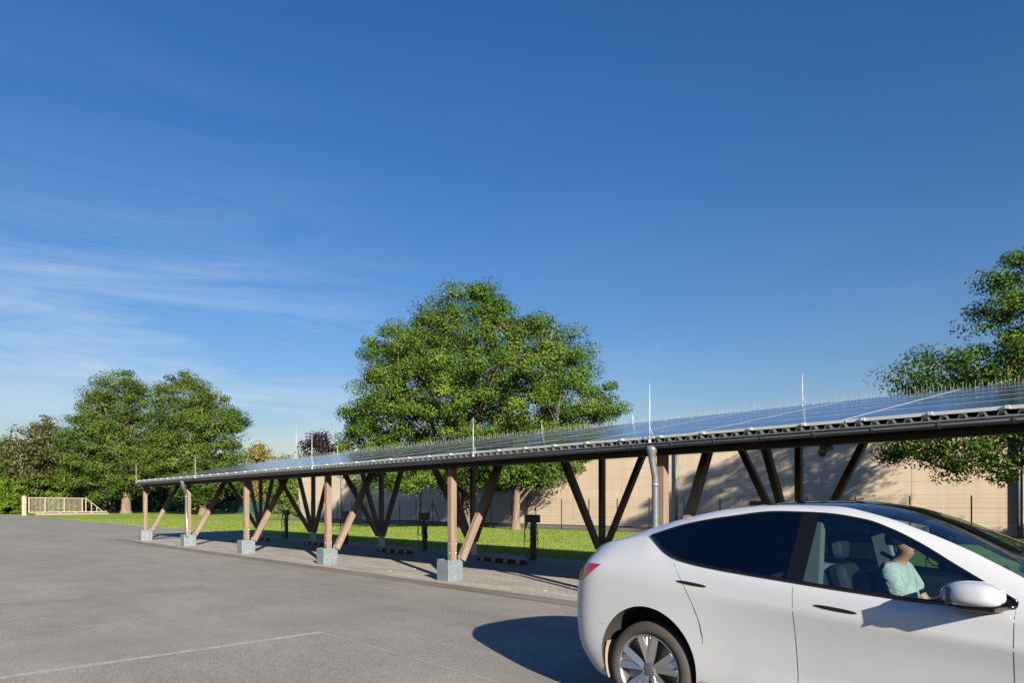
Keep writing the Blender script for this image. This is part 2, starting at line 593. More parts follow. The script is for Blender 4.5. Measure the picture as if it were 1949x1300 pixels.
for a, b in zip([-31.2, -20, -10, 0, 10], [-20, -10, 0, 10, 20]):
    kb.bar((a, 14.27, hz(a, 14) + 0.0), (b, 14.27, hz(b, 14) + 0.0), 0.08, 0.07)
structure(kb.build('lawn_edging', M_conc))

# joints cut into the asphalt, filled with pale sealant
M_seal = mat('pale_sealant', (0.44, 0.42, 0.37), 0.85)
t = M_seal.node_tree
setc(M_seal, ramp(t, noise_node(t, 9, 5, rough=0.7), [(0.32, (0.44, 0.42, 0.37)), (0.55, (0.66, 0.63, 0.55))]))
jb = MB()
def strip(x0, y0, x1, y1, w):
    n = 14
    d = Vector((x1 - x0, y1 - y0, 0)).normalized()
    q = Vector((-d.y, d.x, 0)) * w / 2
    for i in range(n):
        a, b = i / n, (i + 1) / n
        pa = Vector((x0 + (x1 - x0) * a, y0 + (y1 - y0) * a, 0))
        pb = Vector((x0 + (x1 - x0) * b, y0 + (y1 - y0) * b, 0))
        pa.z, pb.z = hz(pa.x, pa.y) + 0.004, hz(pb.x, pb.y) + 0.004
        jb.quad([pa - q, pb - q, pb + q, pa + q])
strip(-7.50, -8, -7.55, 4.13, 0.028)
strip(-7.56, -8, -7.61, 4.13, 0.028)
strip(-7.6, 4.13, 9, 4.0, 0.009)
strip(-9.95, -2, -9.97, 2.6, 0.012)
structure(jb.build('asphalt_joint', M_seal))

# ------------------------------------------------------------------ carport
KS = [-10.8 + 5.0 * (k - 4) for k in range(8)]          # bays, k = 0 is the far end
S_END, S_NEAR = -30.95, 8.8
TP0, TP1 = 8.50, 13.95                                   # panel field, front to back
SL = (3.62 - 2.60) / (TP1 - TP0)
def panel_z(tt):
    return 2.60 + SL * (tt - TP0)
carport = thing('solar_carport', 'long timber carport with sloping roof of blue solar panels and zinc gutter', 'carport', (0, 0, 0))

def gz(s, tt=8.8):
    return hz(s, tt)

for k, s in enumerate(KS[:7] + [KS[7]]):
    g0 = gz(s)
    top = 0.48 + 0.07 * max(0, (3 - k)) / 3 if k < 4 else 0.475
    ss = s + 0.10
    # foot box: a folded galvanised box with a dark opening round the post
    mb = MB()
    x0, x1, y0, y1 = ss - 0.368, ss, 8.62, 8.937
    for (a, b, c_, d) in ((x0, x1, y0, y0 + 0.008), (x0, x1, y1 - 0.008, y1), (x0, x0 + 0.008, y0 + 0.0085, y1 - 0.0085), (x1 - 0.008, x1, y0 + 0.0085, y1 - 0.0085)):
        mb.box(a, b, c_, d, g0 - 0.03, top)
    mb.box(x0 + 0.010, x1 - 0.010, y0 + 0.010, y1 - 0.010, g0 - 0.02, top - 0.05)
    ft = mb.build('foot_box', M_galv, carport, bevel=0.007)
    # post
    pb = MB()
    pb.bar((ss - 0.085, 8.79, top - 0.045), (ss - 0.085, 8.79, 2.335), 0.125, 0.142, up=(0, 1, 0))
    po = pb.build('post', M_wood, carport, bevel=0.006)
    for zz in (0.62, 0.80):
        bb = MB()
        bb.lathe([(0.0, -0.009), (0.014, -0.009), (0.016, 0.0)], 10, 'Y', (ss - 0.085, 8.719, zz + top - 0.48))
        bb.build('bolt', M_bolt, po)
        bb = MB()
        bb.lathe([(0.0, 0.009), (0.014, 0.009), (0.016, 0.0)], 10, 'X', (ss - 0.0225, 8.845, zz + top - 0.48))
        bb.build('bolt', M_bolt, po)
    sb = MB()
    sb.box(ss - 0.0225, ss - 0.021, 8.787, 8.797, top, top + 0.27)
    sb.build('slotted_plate', M_bolt, po)
    # brace leaning back to the rafter
    br_ = MB()
    sB = ss - 0.078
    p0 = Vector((sB, 9.02, top - 0.02))
    p1 = Vector((sB, 10.216, 2.70))
    br_.bar(p0, p1, 0.125, 0.142, up=(0, -1, 0.3))
    bo = br_.build('brace', M_wood, carport, bevel=0.006)
    d = (p1 - p0).normalized()
    for q in (0.10, 0.26):
        b2 = MB()
        p = p0 + d * q
        b2.lathe([(0.0, 0.009), (0.014, 0.009), (0.016, 0.0)], 10, 'X', (ss - 0.0155, p.y, p.z))
        b2.build('bolt', M_bolt, bo)
    fb = MB()
    fb.box(sB - 0.006, sB + 0.006, 8.94, 9.06, g0 - 0.02, top + 0.08)
    fb.box(sB - 0.05, sB + 0.05, 8.9375, 9.08, g0 - 0.02, g0 + 0.014)
    fb.build('brace_shoe', M_galv, carport)
    # rear post with its fan of struts on a steel stem
    gr = gz(s, 13.7)
    sr = s - 0.02
    st = MB()
    st.bar((sr, 13.706, gr - 0.03), (sr, 13.706, 0.62), 0.17, 0.17, up=(0, 1, 0))
    st.bar((sr, 13.706, gr), (sr, 13.706, gr + 0.02), 0.26, 0.26, up=(0, 1, 0))
    st.bar((sr - 0.14, 13.706, 0.56), (sr + 0.14, 13.706, 0.56), 0.16, 0.14)
    st.build('rear_stem', M_steel_dark, carport, bevel=0.004)
    rp = MB()
    rp.bar((sr, 13.706, 0.60), (sr, 13.706, 3.13), 0.125, 0.142, up=(0, 1, 0))
    rp.build('rear_post', M_wood, carport, bevel=0.006)
    for ds in (-1, 1):
        ls = MB()
        ls.bar((sr + ds * 0.11, 13.706, 0.50), (sr + ds * 1.40, 13.706, 3.12), 0.142, 0.125)
        ls.build('rear_strut', M_wood, carport, bevel=0.006)
    ls = MB()
    ls.bar((sr, 13.57, 0.50), (sr, 12.02, 2.99), 0.125, 0.142, up=(0, 1, 0.3))
    ls.build('rear_strut', M_wood, carport, bevel=0.006)
    # rafter
    rf = MB()
    z0, z1 = panel_z(8.55) - 0.30, panel_z(13.95) - 0.30
    rf.bar((ss - 0.078, 8.88, panel_z(8.88) - 0.255), (ss - 0.078, 13.62, panel_z(13.62) - 0.255), 0.125, 0.15)
    rf.build('rafter', M_wood, carport, bevel=0.006)

fbm = MB()
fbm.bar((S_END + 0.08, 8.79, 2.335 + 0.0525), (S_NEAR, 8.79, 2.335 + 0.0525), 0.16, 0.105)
fbm.build('front_beam', M_wood_shade, carport, bevel=0.006)
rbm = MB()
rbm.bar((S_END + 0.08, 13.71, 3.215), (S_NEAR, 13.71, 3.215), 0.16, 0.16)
rbm.build('rear_beam', M_wood_shade, carport, bevel=0.006)
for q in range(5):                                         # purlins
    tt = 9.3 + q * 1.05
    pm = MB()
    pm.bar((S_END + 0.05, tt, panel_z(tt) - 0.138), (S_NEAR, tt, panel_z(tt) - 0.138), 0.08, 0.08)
    pm.build('purlin', M_wood_shade, carport)

# trapezoidal roof sheet
rs = MB()
prof = []
x = S_END
per = 0.1735
while x < S_NEAR:
    for dx_, dh in ((0.0, 0.0), (0.075, 0.0), (0.090, 0.042), (0.135, 0.042), (0.150, 0.0)):
        prof.append((x + dx_, dh))
    x += per
for (xa, ha), (xb, hb) in zip(prof[:-1], prof[1:]):
    za, zb = panel_z(8.46) - 0.090, panel_z(13.93) - 0.090
    rs.quad([(xa, 8.46, za + ha), (xb, 8.46, zb * 0 + za + hb), (xb, 13.93, zb + hb), (xa, 13.93, zb + ha)])
o = rs.build('roof_sheet', M_sheet, carport)
sol = o.modifiers.new('thickness', 'SOLIDIFY')
sol.thickness = 0.006
sol.offset = 0.0

# solar panels: five rows up the slope
PW, PH = 1.99, (TP1 - TP0) / 5
pm = MB()
nx = (0, 0)
w_, h_ = PW - 0.018, PH - 0.016
cosr = 1 / math.hypot(1, SL)
def pt(u, v, dz=0.0):                # u along the roof, v up the slope (horizontal metres)
    return (u, v, SL * v + dz)
fr = 0.028
pm.quad([pt(fr, fr, -0.001), pt(w_ - fr, fr, -0.001), pt(w_ - fr, h_ - fr, -0.001), pt(fr, h_ - fr, -0.001)],
        [(0, 0), (w_, 0), (w_, h_), (0, h_)], 0)
ring0 = [pt(0, 0), pt(w_, 0), pt(w_, h_), pt(0, h_)]
ring1 = [pt(fr, fr), pt(w_ - fr, fr), pt(w_ - fr, h_ - fr), pt(fr, h_ - fr)]
ringb = [pt(0, 0, -0.037), pt(w_, 0, -0.037), pt(w_, h_, -0.037), pt(0, h_, -0.037)]
for k in range(4):
    k2 = (k + 1) % 4
    pm.quad([ring0[k], ring0[k2], ring1[k2], ring1[k]], None, 1)
    pm.quad([ringb[k], ringb[k2], ring0[k2], ring0[k]], None, 1)
pm.quad([ringb[3], ringb[2], ringb[1], ringb[0]], None, 2)
pan_me = pm.mesh('solar_panel')
first = True
ncol = 20
for i in range(-4, 16):
    s0 = -3.07 - 1.99 * (i - 2)
    for r_ in range(5):
        o = bpy.data.objects.new('solar_panel', pan_me)
        if first:
            for mm in (M_pv, M_alu, M_blackp):
                pan_me.materials.append(mm)
            first = False
        col.objects.link(o)
        o.parent = carport
        tt = TP0 + PH * r_ + 0.008
        o.location = (s0 - PW + 0.009, tt, panel_z(tt))
# clamps along the rows
cb = MB()
for i in range(ncol * 3):
    s0 = -3.07 + 1.99 * 2 - 0.30 + 0.694 * 11 - 0.694 * i
    if s0 < S_END + 0.2:
        break
    for r_ in range(0, 6):
        tt = TP0 + PH * r_
        z = panel_z(tt)
        cb.bar((s0 - 0.02, tt, z - 0.012), (s0 + 0.02, tt, z - 0.012), 0.042 if r_ in (0, 5) else 0.020, 0.036 if r_ in (0, 5) else 0.028)
cl = cb.build('panel_clamp', M_alu, carport)
cl['kind'] = 'stuff'

# bird spikes along the high edge
sp = MB()
xx = S_END + 0.1
i = 0
while xx < 0.4:
    hgt = (0.085, 0.13, 0.075, 0.12, 0.09)[i % 5]
    z = panel_z(TP1 + 0.01)
    lean = (-0.008, 0.004, 0.010)[i % 3]
    sp.bar((xx, TP1 + 0.012, z - 0.03), (xx + lean, TP1 + 0.012 + lean, z + hgt), 0.0042, 0.0042, up=(0, 1, 0))
    xx += 0.062 * (1 + 0.25 * math.sin(i * 2.1))
    i += 1
for xs in np.arange(S_END, 0.4, 3.0):
    sp.bar((xs, TP1 + 0.018, panel_z(TP1) - 0.03), (xs + 2.98, TP1 + 0.018, panel_z(TP1) - 0.03), 0.02, 0.006)
sk = sp.build('bird_spikes', M_alu, carport)
sk['kind'] = 'stuff'

# gutter, its clips
gb = MB()
GT, GZ, GR = 8.50, 2.485, 0.072
seg = 14
def gut(a, r_):
    return (GT + r_ * math.cos(a), GZ + r_ * math.sin(a))
pr = [gut(math.pi + math.pi * q / seg, GR) for q in range(seg + 1)]
bead = [(GT - GR - 0.008 + 0.009 * math.cos(a), GZ + 0.002 + 0.009 * math.sin(a)) for a in np.linspace(0, 2 * math.pi, 9)]
for chain in (pr, bead):
    for (ya, za), (yb, zb) in zip(chain[:-1], chain[1:]):
        gb.quad([(S_END - 0.06, ya, za), (S_NEAR, ya, za), (S_NEAR, yb, zb), (S_END - 0.06, yb, zb)], None, 0, True)
for q in range(seg - 1):
    gb.quad([(S_END - 0.06, *pr[0]), (S_END - 0.06, *pr[q + 1]), (S_END - 0.06, *pr[q + 2])])
gut_o = gb.build('gutter', M_gutter, carport, merge=0.0005)
sol = gut_o.modifiers.new('thickness', 'SOLIDIFY')
sol.thickness = 0.003
clip = MB()
cpr = [gut(math.pi + math.pi * q / seg, GR + 0.005) for q in range(seg + 1)]
for (ya, za), (yb, zb) in zip(cpr[:-1], cpr[1:]):
    clip.quad([(-0.016, ya, za - GZ), (0.016, ya, za - GZ), (0.016, yb, zb - GZ), (-0.016, yb, zb - GZ)], None, 0, True)
clip.bar((0, GT - GR - 0.006, 0.016), (0, GT + GR + 0.02, 0.016), 0.032, 0.004)
clip_me = clip.mesh('gutter_clip', 0.0005)
clip_me.materials.append(M_pipe)
n_clip = 0
s = -1.376 * 1.018 + 0.667 * 3
while s > S_END:
    o = bpy.data.objects.new('gutter_clip', clip_me)
    col.objects.link(o)
    o.parent = gut_o
    o.location = (s, 0, GZ)
    s -= 0.667

# downpipes
for sp_, sq_, tq, zb in ((-5.775, -5.755, 8.55, None), (-25.46, -25.72, 8.70, 0.44)):
    gb2 = MB()
    zb = zb if zb else 0.02 + hz(sp_, 8.5)
    mix = lambda w, z: (sp_ + (sq_ - sp_) * w, 8.49 + (tq - 8.49) * w, z)
    gb2.tube([mix(0, 2.455), mix(0, 2.39), mix(0, 2.31), mix(0.06, 2.25), mix(0.5, 2.13), mix(0.92, 2.01), mix(1, 1.94), mix(1, 1.0), mix(1, zb)],
             [0.085, 0.083, 0.055, 0.05, 0.05, 0.05, 0.05, 0.05, 0.05], 18)
    dp = gb2.build('downpipe', M_pipe, carport)
    cm = MB()
    cm.tube([(sq_, tq, 1.86), (sq_, tq, 1.91)], 0.056, 18)
    cm.build('pipe_collar', M_galv, dp)

# lightning rods
def rod(s, tt, z0, z1):
    mb = MB()
    mb.tube([(s, tt, z0), (s, tt, z0 + (z1 - z0) * 0.5), (s, tt, z1)], [0.007, 0.006, 0.003], 8)
    mb.box(s - 0.013, s + 0.013, tt - 0.013, tt + 0.013, z0 - 0.02, z0 + 0.03)
    mb.tube([(s + 0.01, tt, z0 + 0.20), (s + 0.05, tt + 0.04, z0 + 0.04)], 0.003, 6)
    mb.build('lightning_rod', M_rod, carport)
for s, z1 in ((-5.78, 3.37), (-9.73, 3.24), (-15.97, 3.47), (-24.11, 3.27), (-30.75, 3.30)):
    rod(s, 8.44, 2.52, z1)
for s, z1 in ((-5.84, 4.27), (-13.13, 3.95), (-24.28, 3.98), (-27.76, 5.07), (-10.04, 3.85)):
    rod(s, 13.93, 3.60, z1)
# cable bundle tied to the second downpipe
cbm = MB()
cbm.tube([(-25.66, 8.70, 0.45), (-25.66, 8.69, 0.9), (-25.63, 8.68, 1.05), (-25.66, 8.68, 1.2), (-25.64, 8.68, 1.28)], 0.009, 6)
cbm.tube([(-25.60, 8.71, 0.45), (-25.61, 8.70, 1.0), (-25.65, 8.69, 1.15)], 0.009, 6)
cbm.build('earth_cable', M_white, carport)

# security camera under the front beam
cc = thing('security_camera', 'small black dome security camera hanging under the carport front beam', 'camera', (-3.37, 8.80, 2.334))
mb = MB()
mb.box(-0.09, 0.04, -0.05, 0.05, -0.055, -0.001)
mb.bar((0.05, 0, -0.03), (-0.02, -0.06, -0.075), 0.07, 0.05)
mb.build('mount', M_blackp, cc, bevel=0.006)
mb = MB()
mb.lathe([(0.055, -0.06), (0.055, -0.095), (0.048, -0.125), (0.03, -0.146), (0.0, -0.153)], 20, 'Z', (-0.055, -0.04, 0))
mb.build('dome', mat('dome_glass', (0.02, 0.02, 0.022), 0.08), cc)

# ------------------------------------------------------------------ charging posts, wheel stops, markers
BAYS = [-13.22 - 4.97 * k for k in range(-2, 4)]
def make_pylon():
    root = thing('charging_post', 'x', 'charging post', (0, 0, 0), 0, 'charging posts along the lawn edge')
    mb = MB()
    mb.box(-0.075, 0.075, -0.05, 0.05, 0.0, 1.06)
    mb.box(-0.12, 0.12, -0.09, 0.09, 0.0, 0.015)
    mb.build('post', M_blackp, root, bevel=0.006)
    for sx in (-1, 1):
        mb = MB()
        mb.bar((sx * 0.115, -0.02, 1.05), (sx * 0.115, -0.02, 1.27), 0.22, 0.15, up=(0, 1, 0))
        wb = mb.build('wallbox', M_blackp, root, bevel=0.018)
        m2 = MB()
        m2.bar((sx * 0.06, -0.101, 1.12), (sx * 0.17, -0.101, 1.12), 0.006, 0.012)
        m2.build('status_strip', mat('grey_strip', (0.18, 0.18, 0.19), 0.4) if sx < 0 else bpy.data.materials['grey_strip'], wb)
    for sx, ph, sag in ((1, 0.0, 0.40), (-1, 0.6, 0.30)):
        mb = MB()
        pts = [(sx * 0.10, -0.08, 1.05), (sx * 0.16, -0.10, 1.0), (sx * 0.20, -0.10, 0.9)]
        for q in range(0, 33):
            a = math.pi * 0.25 - q / 16 * math.pi
            pts.append((sx * (0.12 + 0.13 * math.cos(a) * (1 + 0.1 * math.sin(q))), -0.08 - 0.0012 * q, 0.74 + 0.23 * math.sin(a) - 0.02 * (q > 16)))
        pts += [(sx * 0.27, -0.09, 0.55), (sx * 0.24, -0.09, 0.30), (sx * 0.13, -0.11, 0.08 + 0.0 * sag), (sx * -0.10, -0.12, 0.025), (sx * -0.2, -0.08, 0.02), (sx * -0.10, -0.02, 0.40), (sx * -0.07, -0.0, 0.8)]
        mb.tube(pts, 0.0095, 7)
        cbl = mb.build('cable', M_blackp, root)
        mb = MB()
        mb.tube([(sx * 0.17, -0.08, 1.03), (sx * 0.20, -0.09, 0.99), (sx * 0.205, -0.10, 0.92)], [0.028, 0.03, 0.018], 10)
        mb.build('plug', mat('plug_grey', (0.35, 0.36, 0.38), 0.5) if sx > 0 else bpy.data.materials['plug_grey'], cbl)
    return root
proto = make_pylon()
py_lab = ['black twin charging post nearest the white car, mostly hidden by it', 'black twin charging post in the shade beside the white car',
          'black charging post with cable loops right of the slim oak trunk',
          'black charging post with cable loops below the braced fence post',
          'black twin charging post behind the brace of the fourth carport post', 'black charging post farthest from the car, between third and fourth front posts']
for i, s in enumerate(BAYS):
    loc = (s + (0.02 if i < 3 else 0), 13.66, hz(s, 13.66))
    if i == 0:
        o = proto
        o.location = loc
        o['label'] = py_lab[0]
    else:
        o = dup(proto, loc, 0.0, py_lab[i])

def make_stop():
    root = thing('wheel_stop', 'x', 'wheel stop', (0, 0, 0), 0, 'wheel stops in the parking bays')
    mb = MB()
    LN, n = 1.86, 24
    for i in range(n):
        def prof2(u):
            e = min(1.0, min(u, LN - u) / 0.14)
            h = 0.02 + 0.085 * math.sqrt(max(0, 1 - (1 - e) ** 2))
            return [(u - LN / 2, -0.075, 0), (u - LN / 2, -0.05, h), (u - LN / 2, 0.05, h), (u - LN / 2, 0.075, 0)]
        a, b = prof2(LN * i / n), prof2(LN * (i + 1) / n)
        for k in range(3):
            mb.quad([a[k], b[k], b[k + 1], a[k + 1]])
    e0, e1 = prof2(0), prof2(LN)
    mb.quad(e0)
    mb.quad(e1[::-1])
    mb.build('body', M_rubber, root, merge=0.0005)
    for c_ in (-0.69, -0.23, 0.23, 0.69):
        m2 = MB()
        x0, x1 = c_ - 0.075, c_ + 0.075
        m2.quad([(x0, -0.0775, 0.012), (x1, -0.0775, 0.012), (x1 - 0.0, -0.0535, 0.1045), (x0, -0.0535, 0.1045)])
        m2.quad([(x0, -0.0535, 0.1075), (x1, -0.0535, 0.1075), (x1, 0.0535, 0.1075), (x0, 0.0535, 0.1075)])
        m2.quad([(x0, -0.0535, 0.1045), (x1, -0.0535, 0.1045), (x1, -0.0535, 0.1075), (x0, -0.0535, 0.1075)])
        m2.build('orange_patch', M_orange, root)
    return root
proto = make_stop()
st_lab = ['black and orange wheel stop hidden behind the white car front', 'black and orange wheel stop in the bay just behind the white car',
          'black and orange rubber wheel stop right of the nearest visible foot box', 'black and orange rubber wheel stop in the bay between the two nearest visible foot boxes',
          'black and orange rubber wheel stop behind the fourth carport foot box', 'black and orange wheel stop farthest away, behind the third foot box']
for i, s in enumerate(BAYS):
    loc = (s, 12.45, hz(s, 12.45) + 0.006)
    if i == 0:
        o = proto
        o.location = loc
        o['label'] = st_lab[0]
    else:
        dup(proto, loc, 0.0, st_lab[i])

mk = MB()
mk.lathe([(0.0, 0.008), (0.036, 0.008), (0.045, 0.0)], 14)
mk_me = mk.mesh('bay_marker')
mk_me.materials.append(M_white_dot)
bay_names = ['in the bay beside the white car', 'in the bay right of the nearest foot box', 'in the second bay from the nearest foot box', 'in the third bay, by the third foot box', 'in the farthest bay']
for i, s in enumerate([-8.41, -13.32, -18.22, -23.22, -28.24]):
    for j, tt in enumerate((9.0, 9.7, 10.45, 11.2, 12.0)):
        o = bpy.data.objects.new('bay_marker', mk_me)
        col.objects.link(o)
        o.location = (s, tt, hz(s, tt) + 0.0065)
        tag(o, 'small white round paving marker %s' % bay_names[i], 'marker', 'white paving markers %s' % bay_names[i])

# ------------------------------------------------------------------ hall
hall = thing('warehouse', 'long cream warehouse wall with horizontal panels behind the carport', 'building', (0, 39.0, 0))
def hb(name, m, fn, bevel=0):
    mb = MB()
    fn(mb)
    return mb.build(name, m, hall, bevel)
HT = 6.1
hb('wall', M_hall, lambda b: (b.box(-77.0, -6.15, 0, 18, 0.12, HT), b.box(-6.147, 22, -0.14, 18, 0.12, HT)))
def joints(b):
    z = HT - 0.60
    while z > 0.5:
        b.box(-76.98, -6.36, -0.004, 0.01, z - 0.006, z + 0.006)
        b.box(-6.14, 22, -0.144, -0.13, z - 0.006, z + 0.006)
        z -= 0.677
    s = -10.786
    while s > -77:
        b.box(s - 0.008, s + 0.008, -0.006, 0.01, 0.12, HT)
        s -= 4.55
    s = -6.0
    while s < 22:
        b.box(s - 0.008, s + 0.008, -0.146, -0.13, 0.12, HT)
        s += 4.55
hb('panel_joints', M_hall_joint, joints)
hb('plinth', M_hall_base, lambda b: (b.box(-77.0, -6.15, -0.02, 0.5, -0.1, 0.118), b.box(-6.147, 22, -0.16, 0.5, -0.1, 0.118)))
hb('roof', M_steel_dark, lambda b: b.box(-77.1, 22.2, -0.2, 18.2, HT + 0.002, HT + 0.12))
for s in (-24.53, -38.24, -52.46, -66.87, -6.30):
    off = -0.14 if s > -10 else 0.0
    hb('downpipe', M_pipe, lambda b: (b.tube([(s, -0.13 + (-0.0), HT), (s, -0.13, 0.12)], 0.055, 12), b.box(s - 0.09, s + 0.09, -0.10, -0.02, 3.3, 3.36)))
d = hb('door', M_door, lambda b: b.box(-64.2, -62.9, -0.03, 0.02, 0.13, 2.15))
hb('wall_vent', M_blackp, lambda b: [b.box(-19.5, -18.6, -0.05, 0.0, 1.62 + 0.05 * k, 1.65 + 0.05 * k) for k in range(5)])

# ------------------------------------------------------------------ fences
fence = thing('mesh_fence', 'dark green mesh fence in front of the cream warehouse wall', 'fence', (0, 33, 0))
posts = [-77.0, -74.6, -72.2, -69.8, -67.4, -65.0, -62.6, -60.2, -57.5, -55.0, -52.5, -49.75, -47.4, -45.1, -42.9, -40.8, -38.86, -36.13, -33.97, -31.65, -29.35, -27.08, -24.9, -22.63, -20.35, -18.19, -15.9, -13.63, -11.43, -9.2, -6.93, -4.6, -2.3, 0, 2.3, 4.6]
FH = 1.93
pmb = MB()
pmb.box(-0.026, 0.026, -0.02, 0.02, -0.1, FH)
pmb.box(-0.032, 0.032, -0.022, 0.022, FH + 0.001, FH + 0.02)
pme = pmb.mesh('fence_post')
pme.materials.append(M_dgreen)
for s in posts:
    o = bpy.data.objects.new('fence_post', pme)
    col.objects.link(o)
    o.parent = fence
    o.location = (s, 0, hz(s, 33))
for a, b in zip(posts[:-1], posts[1:]):
    mb = MB()
    g0 = hz((a + b) / 2, 33)
    nv = int((b - a) / 0.05)
    for q in range(1, nv):
        x = a + (b - a) * q / nv
        mb.bar((x, -0.02, g0 + 0.05), (x, -0.02, g0 + 1.85), 0.0022, 0.0022, up=(0, 1, 0))
    for q in range(10):
        mb.bar((a, -0.026, g0 + 0.05 + 0.2 * q), (b, -0.026, g0 + 0.05 + 0.2 * q), 0.004, 0.004)
    mb.build('mesh_panel', M_wire, fence)
tb = MB()
for ds in (-1.0, 1.0):
    tb.bar((-42.9, -0.03, hz(-43, 33) + 1.78), (-42.9 + ds * 1.15, -0.03, hz(-43, 33) - 0.02), 0.04, 0.04)
tb.build('fence_brace', M_dgreen, fence)

fence2 = thing('boundary_fence', 'green mesh fence running below the trees beyond the lawn', 'fence', (0, 0, 0))
line = [(-77, 33), (-78.5, 35.0), (-81.0, 36.0), (-84, 37), (-87, 38), (-90, 38.6), (-95, 40), (-100, 41.2), (-105, 42.3), (-110, 43), (-115, 42), (-119, 39), (-121, 34), (-121.5, 28), (-121.5, 22)]
for (a, b) in line:
    mb = MB()
    mb.box(a - 0.03, a + 0.03, b - 0.03, b + 0.03, hz(a, b) - 0.1, hz(a, b) + 1.95)
    mb.build('fence_post', M_fgreen, fence2)
for (a, b), (c_, d) in zip(line[:-1], line[1:]):
    mb = MB()
    za, zb = hz(a, b), hz(c_, d)
    for q in range(9):
        mb.bar((a, b, za + 0.1 + 0.22 * q), (c_, d, zb + 0.1 + 0.22 * q), 0.012, 0.012)
    n = 24
    for q in range(1, n):
        u = q / n
        x, y, z = a + (c_ - a) * u, b + (d - b) * u, za + (zb - za) * u
        mb.bar((x, y, z + 0.1), (x, y, z + 1.86), 0.010, 0.010, up=(0, 1, 0))
    mb.build('mesh_panel', M_fgreen, fence2)

# ------------------------------------------------------------------ gate
gx, gy = -99.0, 15.05
gdir = Vector((-5.2, 10.2, 0)).normalized()
gate = thing('sliding_gate', 'cream steel sliding gate with upright bars and sloping tail', 'gate', (gx, gy, hz(gx, gy)), math.atan2(gdir.y, gdir.x))
LG = 8.05
mb = MB()
mb.bar((0.5, 0, 0.36), (11.15, 0, 0.36), 0.12, 0.14)
mb.bar((0.5, 0, 2.12), (LG, 0, 2.12), 0.08, 0.10)
mb.bar((LG, 0, 2.12), (10.4, 0, 0.46), 0.08, 0.09)
for u in (0.55, 2.55, 5.05, 7.55, LG):
    mb.bar((u, 0, 0.43), (u, 0, 2.07), 0.09, 0.08, up=(0, 1, 0))
mb.bar((8.85, 0, 0.43), (8.85, 0, 1.55), 0.08, 0.08, up=(0, 1, 0))
mb.bar((9.65, 0, 0.43), (9.65, 0, 0.96), 0.08, 0.08, up=(0, 1, 0))
mb.build('gate_frame', M_gate, gate)
mb = MB()
u = 0.68
while u < 7.5:
    mb.bar((u, 0, 0.43), (u, 0, 2.07), 0.026, 0.026, up=(0, 1, 0))
    u += 0.165
o = mb.build('bars', M_gate, gate)
mb = MB()
mb.bar((1.5, 0.0, 0.10), (11.3, 0.0, 0.10), 0.35, 0.2)
for u in (2.2, 4.4, 6.6, 8.8):
    mb.bar((u, -0.10, 0.205), (u, -0.10, 0.34), 0.18, 0.16, up=(0, 1, 0))
mb.build('roller_track', M_conc, gate)
gp = thing('gate_post', 'square cream gate post with orange lamp on top', 'gate post', (gx - 0.22, gy + 0.02, hz(gx, gy)), math.atan2(gdir.y, gdir.x))
mb = MB()
mb.bar((0, 0, -0.05), (0, 0, 2.28), 0.34, 0.34, up=(0, 1, 0))
mb.build('pillar', M_gate, gp, bevel=0.02)
mb = MB()
mb.lathe([(0.07, 2.281), (0.07, 2.36), (0.05, 2.42), (0.0, 2.44)], 12)
mb.build('signal_lamp', M_orange, gp)
mb = MB()
mb.bar((-0.04, -0.180, 1.2), (0.04, -0.180, 1.2), 0.02, 0.08)
mb.build('key_switch', M_blackp, gp)
gp2 = thing('gate_guide_post', 'slim grey guide post behind the cream gate post', 'gate post', (gx - 0.75, gy + 0.05, hz(gx, gy)), math.atan2(gdir.y, gdir.x))
mb = MB()
mb.bar((0, 0, -0.05), (0, 0, 2.2), 0.12, 0.12, up=(0, 1, 0))
mb.bar((0, 0, 2.0), (0.35, 0, 2.0), 0.06, 0.08)
mb.build('guide_bar', M_steel_dark, gp2)

# ------------------------------------------------------------------ trees
RV = np.array([DX, DZ, 0.0])             # to the right across the view
FV = np.array([-DZ, DX, 0.0])            # away from the camera

def leaf_mesh(name, P, Nn, size, tint, mats_, aspect=0.62):
    n = len(P)
    a = rng.normal(size=(n, 3))
    U = a - Nn * np.sum(a * Nn, axis=1)[:, None]
    U /= np.linalg.norm(U, axis=1)[:, None] + 1e-9
    V = np.cross(Nn, U)
    sz = size[:, None]
    fold = Nn * sz * 0.16
    p0 = P - U * sz * 0.5
    p1 = P + V * sz * 0.5 * aspect - U * sz * 0.05 + fold
    p2 = P + U * sz * 0.5
    p3 = P - V * sz * 0.5 * aspect + U * sz * 0.04 + fold
    verts = np.stack([p0, p1, p2, p3], 1).reshape(-1, 3)
    me = bpy.data.meshes.new(name)
    me.vertices.add(4 * n)
    me.vertices.foreach_set('co', verts.ravel())
    me.loops.add(4 * n)
    me.loops.foreach_set('vertex_index', np.arange(4 * n, dtype=np.int32))
    me.polygons.add(n)
    me.polygons.foreach_set('loop_start', np.arange(0, 4 * n, 4, dtype=np.int32))
    me.polygons.foreach_set('loop_total', np.full(n, 4, dtype=np.int32))
    me.update(calc_edges=True)
    at = me.attributes.new('tint', 'FLOAT', 'FACE')
    at.data.foreach_set('value', tint.astype(np.float32))
    return me

def prof_interp(prof, z):
    zs = [p[0] for p in prof]
    return tuple(float(np.interp(z, zs, [p[k] for p in prof])) for k in range(1, 4))

